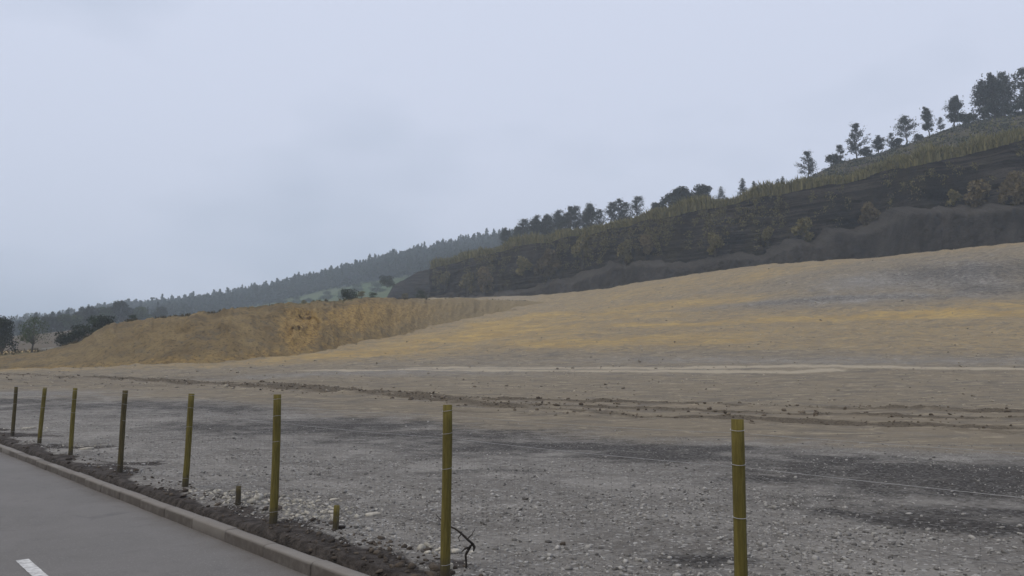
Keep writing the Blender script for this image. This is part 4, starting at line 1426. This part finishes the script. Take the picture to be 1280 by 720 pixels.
# ------------------------------------------------------------------ stakes, twig, stones
def make_stake(h, rad, mat, seed):
    mb = MB(); z = np.linspace(-0.2, h, 7)
    tube(mb, np.stack([0.01 * z, 0.004 * np.sin(z * 20), z], -1), rad * np.array([1, 1, 1.02, 1, .98, .97, .9]), 12)
    return mk('wooden_stake', *mb.get(), mat)


def near_ground(px_, py_):
    q = ray_ground(px_, py_); q[2] = hz(q[0], q[1]); return q


q = near_ground(297, 638); o = make_stake(0.235, 0.034, M_postd, 1); o.location = q
tag(o, 'short dark stub of a stake in the soil left of the slack-wire post', 'stake')
q = near_ground(419, 670); o = make_stake(0.245, 0.033, M_post, 2); o.location = q; o.rotation_euler = (0, 0.03, 0)
tag(o, 'short olive stake stub between the slack-wire post and the post with the twig', 'stake')

# bare twig at the second post
g = near_ground(582, 716)
D0 = float(g[1])
tw = [W(a, b, D0 + c) for a, b, c in ((581, 719, 0), (583, 706, .02), (582, 694, .03), (587, 684, .02), (591, 680, 0), (584, 674, -.02), (577, 667, -.04), (569, 661, -.05), (560, 657, -.02), (552, 651, .02), (545, 643, .05))]
root = empty('dead_twig', tuple(float(v) for v in g))
gl = np.array(root.location)
mb = MB(); tube(mb, np.array([W(581, 724, D0)] + tw) - gl, [.010, .010, .009, .010, .013, .012, .010, .009, .008, .006, .005, .003], 7); mk('stem', *mb.get(), M_twig, root, True)
for pts, rd in (([(591, 680, 0), (593, 684, .02), (592, 689, .03)], [.011, .012, .006]), ([(587, 684, .02), (581, 686, -.02), (577, 690, -.03)], [.009, .008, .004]),
                ([(577, 667, -.04), (573, 672, -.06), (575, 677, -.08)], [.006, .004, .002]), ([(584, 674, -.02), (590, 668, .02), (594, 660, .05)], [.006, .004, .002])):
    mb = MB(); tube(mb, np.array([W(a, b, D0 + c) for a, b, c in pts]) - gl, rd, 6); mk('branch', *mb.get(), M_twig, root, True)
tag(root, 'dark crooked dead twig sticking up at the foot of the second nearest post', 'twig')

ICO = None


def icosphere():
    t = (1 + 5 ** 0.5) / 2
    V = np.array([[-1, t, 0], [1, t, 0], [-1, -t, 0], [1, -t, 0], [0, -1, t], [0, 1, t], [0, -1, -t], [0, 1, -t], [t, 0, -1], [t, 0, 1], [-t, 0, -1], [-t, 0, 1]], float)
    V /= np.linalg.norm(V, axis=1, keepdims=True)
    F = np.array([[0, 11, 5], [0, 5, 1], [0, 1, 7], [0, 7, 10], [0, 10, 11], [1, 5, 9], [5, 11, 4], [11, 10, 2], [10, 7, 6], [7, 1, 8], [3, 9, 4], [3, 4, 2], [3, 2, 6], [3, 6, 8], [3, 8, 9], [4, 9, 5], [2, 4, 11], [6, 2, 10], [8, 6, 7], [9, 8, 1]])
    return V, F


IV, IF = icosphere()


def stones(name, X, Y, size, mat, r, sink=0.25, flat=0.6):
    n = len(X); Z = H(X, Y)
    D = IV[None] * (1 + r.normal(0, 0.22, (n, 12, 1)))
    sc = np.stack([r.uniform(0.8, 1.5, n), r.uniform(0.7, 1.2, n), r.uniform(0.45, 0.95, n) * flat / 0.6], -1) * size[:, None]
    D = D * sc[:, None, :]
    a = r.uniform(0, 2 * math.pi, n); ca, sa = np.cos(a)[:, None], np.sin(a)[:, None]
    x = D[..., 0] * ca - D[..., 1] * sa; y = D[..., 0] * sa + D[..., 1] * ca
    tl = r.normal(0, 0.25, (n, 1))
    z = D[..., 2] + x * tl
    V = np.stack([x + X[:, None], y + Y[:, None], z + (Z + size * (0.5 - sink))[:, None]], -1).reshape(-1, 3)
    F = (IF[None] + 12 * np.arange(n)[:, None, None]).reshape(-1, 3)
    return mk(name, V, F, mat)


r6 = np.random.default_rng(66)


def scatter(n, rmin, rmax, pw=0.0):
    a = r6.uniform(-36, 36, n); a = np.radians(a)
    u = r6.uniform(0, 1, n)
    rr_ = rmin * (rmax / rmin) ** u
    return np.sin(a) * rr_, np.cos(a) * rr_, rr_


from_blobs = [(ray_ground(a, b)[:2], c, d) for a, b, c, d in ((700, 557, 4.6, 3.6), (520, 545, 4.6, 4), (400, 530, 5, 4.2), (850, 570, 2.6, 2.2), (1110, 590, 3.2, 2.8), (1250, 598, 3.0, 3), (1190, 655, 1.5, .55), (1180, 618, 1.6, .9), (1270, 640, 1.3, .8), (890, 702, .6, .34))]


def near_dark(x, y):
    o = np.zeros(np.shape(x))
    for c, sx_, sy_ in from_blobs:
        a = math.atan2(c[0], c[1]); dx, dy = x - c[0], y - c[1]
        u = dx * math.cos(a) - dy * math.sin(a); v = dx * math.sin(a) + dy * math.cos(a)
        o = np.maximum(o, np.exp(-((u / sx_) ** 2 + (v / sy_) ** 2)))
    return o


X, Y, rr_ = scatter(80000, 3.6, 34)
nn = X * RN[0] + Y * RN[1]


def edge_at(x):
    return np.interp(x, ex[o_, 0], ex[o_, 1])


edge = edge_at(X)
dens = 0.35 + 0.65 * sstep(0.35, 0.65, vnoise(X * 0.7, Y * 0.7, 97))
dens = dens * (1 - 0.85 * near_dark(X, Y))
ok = (nn > 3.95 + 0.3 * fbm(X, Y, 98, 2)) & (Y < edge + 4) & (r6.uniform(0, 1, len(X)) < dens * (1 - 0.97 * sstep(-9, 3, Y - edge)))
X, Y = X[ok], Y[ok]
size = np.clip(np.exp(r6.normal(math.log(0.0085), 0.55, len(X))), 0.004, 0.034)
tag(struct(stones('gravel', X, Y, size, M_stone, r6), 'stuff'), 'loose grey gravel scattered over the site beside the fence', 'gravel')

X, Y, rr_ = scatter(16000, 4.5, 34)
nn = X * RN[0] + Y * RN[1]
ok = (nn > 3.60) & (nn < 4.25 + 0.25 * fbm(X, Y, 99, 2))
X, Y = X[ok], Y[ok]
size = np.clip(np.exp(r6.normal(math.log(0.014), 0.5, len(X))), 0.005, 0.06)
tag(struct(stones('earth_clods', X, Y, size, M_clod, r6), 'stuff'), 'dark crumbly earth clods heaped between the kerb and the fence', 'earth')

Xs, Ys = [], []
for p in RUTS[:3]:
    for (ax, ay), (bx, by) in zip(p[:-1], p[1:]):
        m = int(np.hypot(bx - ax, by - ay) * 10)
        t = r6.uniform(0, 1, m)
        Xs.append(ax + (bx - ax) * t + r6.normal(0, 0.9, m)); Ys.append(ay + (by - ay) * t + r6.normal(0, 0.9, m))
X = np.concatenate(Xs); Y = np.concatenate(Ys)
size = np.clip(np.exp(r6.normal(math.log(0.03), 0.6, len(X))), 0.012, 0.12)
tag(struct(stones('mud_clods', X, Y, size, M_mud, r6, 0.3), 'stuff'), 'churned mud clods along the wheel tracks across the site', 'mud')

a = np.radians(r6.uniform(-36, 36, 9000)); q_ = 40 * 5.0 ** r6.uniform(0, 1, len(a))
X, Y = np.sin(a) * q_, np.cos(a) * q_
ok = (vnoise(X * 0.12, Y * 0.2, 120) * 0.8 + 0.25 > r6.uniform(0, 1, len(X))) & ((Y > edge_at(X) + 2))
X, Y = X[ok], Y[ok]
size = np.clip(np.exp(r6.normal(math.log(0.036), 0.6, len(X))), 0.012, 0.2) * (np.hypot(X, Y) / 90) ** 0.5
tag(struct(stones('loose_stones', X, Y, size, M_slopestone, r6, 0.3), 'stuff'), 'loose stones and earth lumps strewn over the bare slope', 'stones')

# pale broken rubble at the fence foot
Xs, Ys = [], []
for (a, b, sx, m) in ((290, 622, .45, 150), (350, 628, .35, 100), (385, 640, .4, 120), (400, 652, .3, 60), (34, 537, .5, 30), (108, 558, .3, 26), (545, 690, .15, 30)):
    c = near_ground(a, b)
    u, v = r6.normal(0, sx, m), r6.normal(0, sx * 0.8, m)
    k = ((c[0] + u) * RN[0] + (c[1] + v) * RN[1]) > 3.75
    Xs.append((c[0] + u)[k]); Ys.append((c[1] + v)[k])
X = np.concatenate(Xs); Y = np.concatenate(Ys)
size = np.clip(np.exp(r6.normal(math.log(0.018), 0.45, len(X))), 0.008, 0.05)
tag(struct(stones('rubble', X, Y, size, M_rubble, r6), 'stuff'), 'pale broken rubble lying in patches along the fence foot', 'rubble')


def slab(p, y, lx, ly, lz, lab, rz, mat=None, name='stone_slab'):
    r = np.random.default_rng(int(p)); g_ = near_ground(p, y)
    n = 11
    th = np.sort(r.uniform(0, 2 * math.pi, n) * 0.25 + np.linspace(0, 2 * math.pi, n, endpoint=False) * 0.98)
    rr2 = r.uniform(0.75, 1.1, n)
    ring = np.stack([np.cos(th) * rr2 * lx / 2, np.sin(th) * rr2 * ly / 2], -1)
    V = []
    for z, k in ((-0.4, 0.95), (0.55, 1.0), (0.9, 0.88), (1.0, 0.5)):
        for q_ in ring: V.append([q_[0] * k, q_[1] * k, lz * (z + r.uniform(-.06, .06))])
    V.append([0, 0, lz * 1.0]); V.append([0, 0, -0.4 * lz])
    F = grid_faces(4, n, True).tolist()
    Fs = np.array(F)
    me = bpy.data.meshes.new(name)
    top_ = [[3 * n + k, 3 * n + (k + 1) % n, 4 * n] for k in range(n)]
    me.from_pydata([tuple(v) for v in V], [], F + top_)
    me.materials.append(mat or M_pale)
    o = bpy.data.objects.new(name, me); COL.objects.link(o)
    o.location = g_; o.rotation_euler = (0, -0.08, rz)
    return tag(o, lab, 'stone')


slab(465, 646, 0.22, 0.16, 0.035, 'long pale slab of stone lying on the gravel right of the olive stake stub', 0.3)
slab(418, 624, 0.18, 0.10, 0.025, 'thin pale flake of stone on the gravel above the olive stake stub', 0.4)
slab(563, 716, 0.065, 0.06, 0.05, 'small cream stone at the foot of the post with the twig', 1.2, name='stone')
slab(704, 680, 0.06, 0.05, 0.03, 'small rust-brown stone alone on the gravel between the two nearest posts', 0.2, M_clod, 'stone')
slab(36, 536, 0.45, 0.3, 0.05, 'whitish flat stone by the two farthest fence posts', 0.2)
slab(109, 564, 0.32, 0.2, 0.05, 'whitish flat stone near the thin olive third post', 0.5)
slab(60, 440, 2.4, 1.4, 0.5, 'pale boulder at the low left end of the earth bank', 0.5, name='boulder')
slab(153, 444, 0.7, 0.6, 0.6, 'pale boulder lying near the foot of the earth bank', 0.5, name='boulder')

# ------------------------------------------------------------------ air
mh = bpy.data.materials.new('haze_air'); mh.use_nodes = True
t = mh.node_tree; t.nodes.clear()
out = t.nodes.new('ShaderNodeOutputMaterial'); pv = t.nodes.new('ShaderNodeVolumePrincipled')
pv.inputs['Color'].default_value = (0.80, 0.90, 1.0, 1)
pv.inputs['Density'].default_value = HAZE_DENSITY
pv.inputs['Anisotropy'].default_value = 0.2
t.links.new(pv.outputs[0], out.inputs['Volume'])
zs = [o.matrix_world.translation.z for o in S.objects]
x0, x1, y0, y1, z0, z1 = -1250, 1250, -1250, 1250, -12.0, 210.0
V = [(x, y, z) for z in (z0, z1) for y in (y0, y1) for x in (x0, x1)]
F = [[0, 2, 3, 1], [4, 5, 7, 6], [0, 1, 5, 4], [2, 6, 7, 3], [0, 4, 6, 2], [1, 3, 7, 5]]
hzo = mk('haze', V, F, mh)
struct(hzo, 'stuff'); tag(hzo, 'thin pale haze lying over the whole hillside', 'haze')
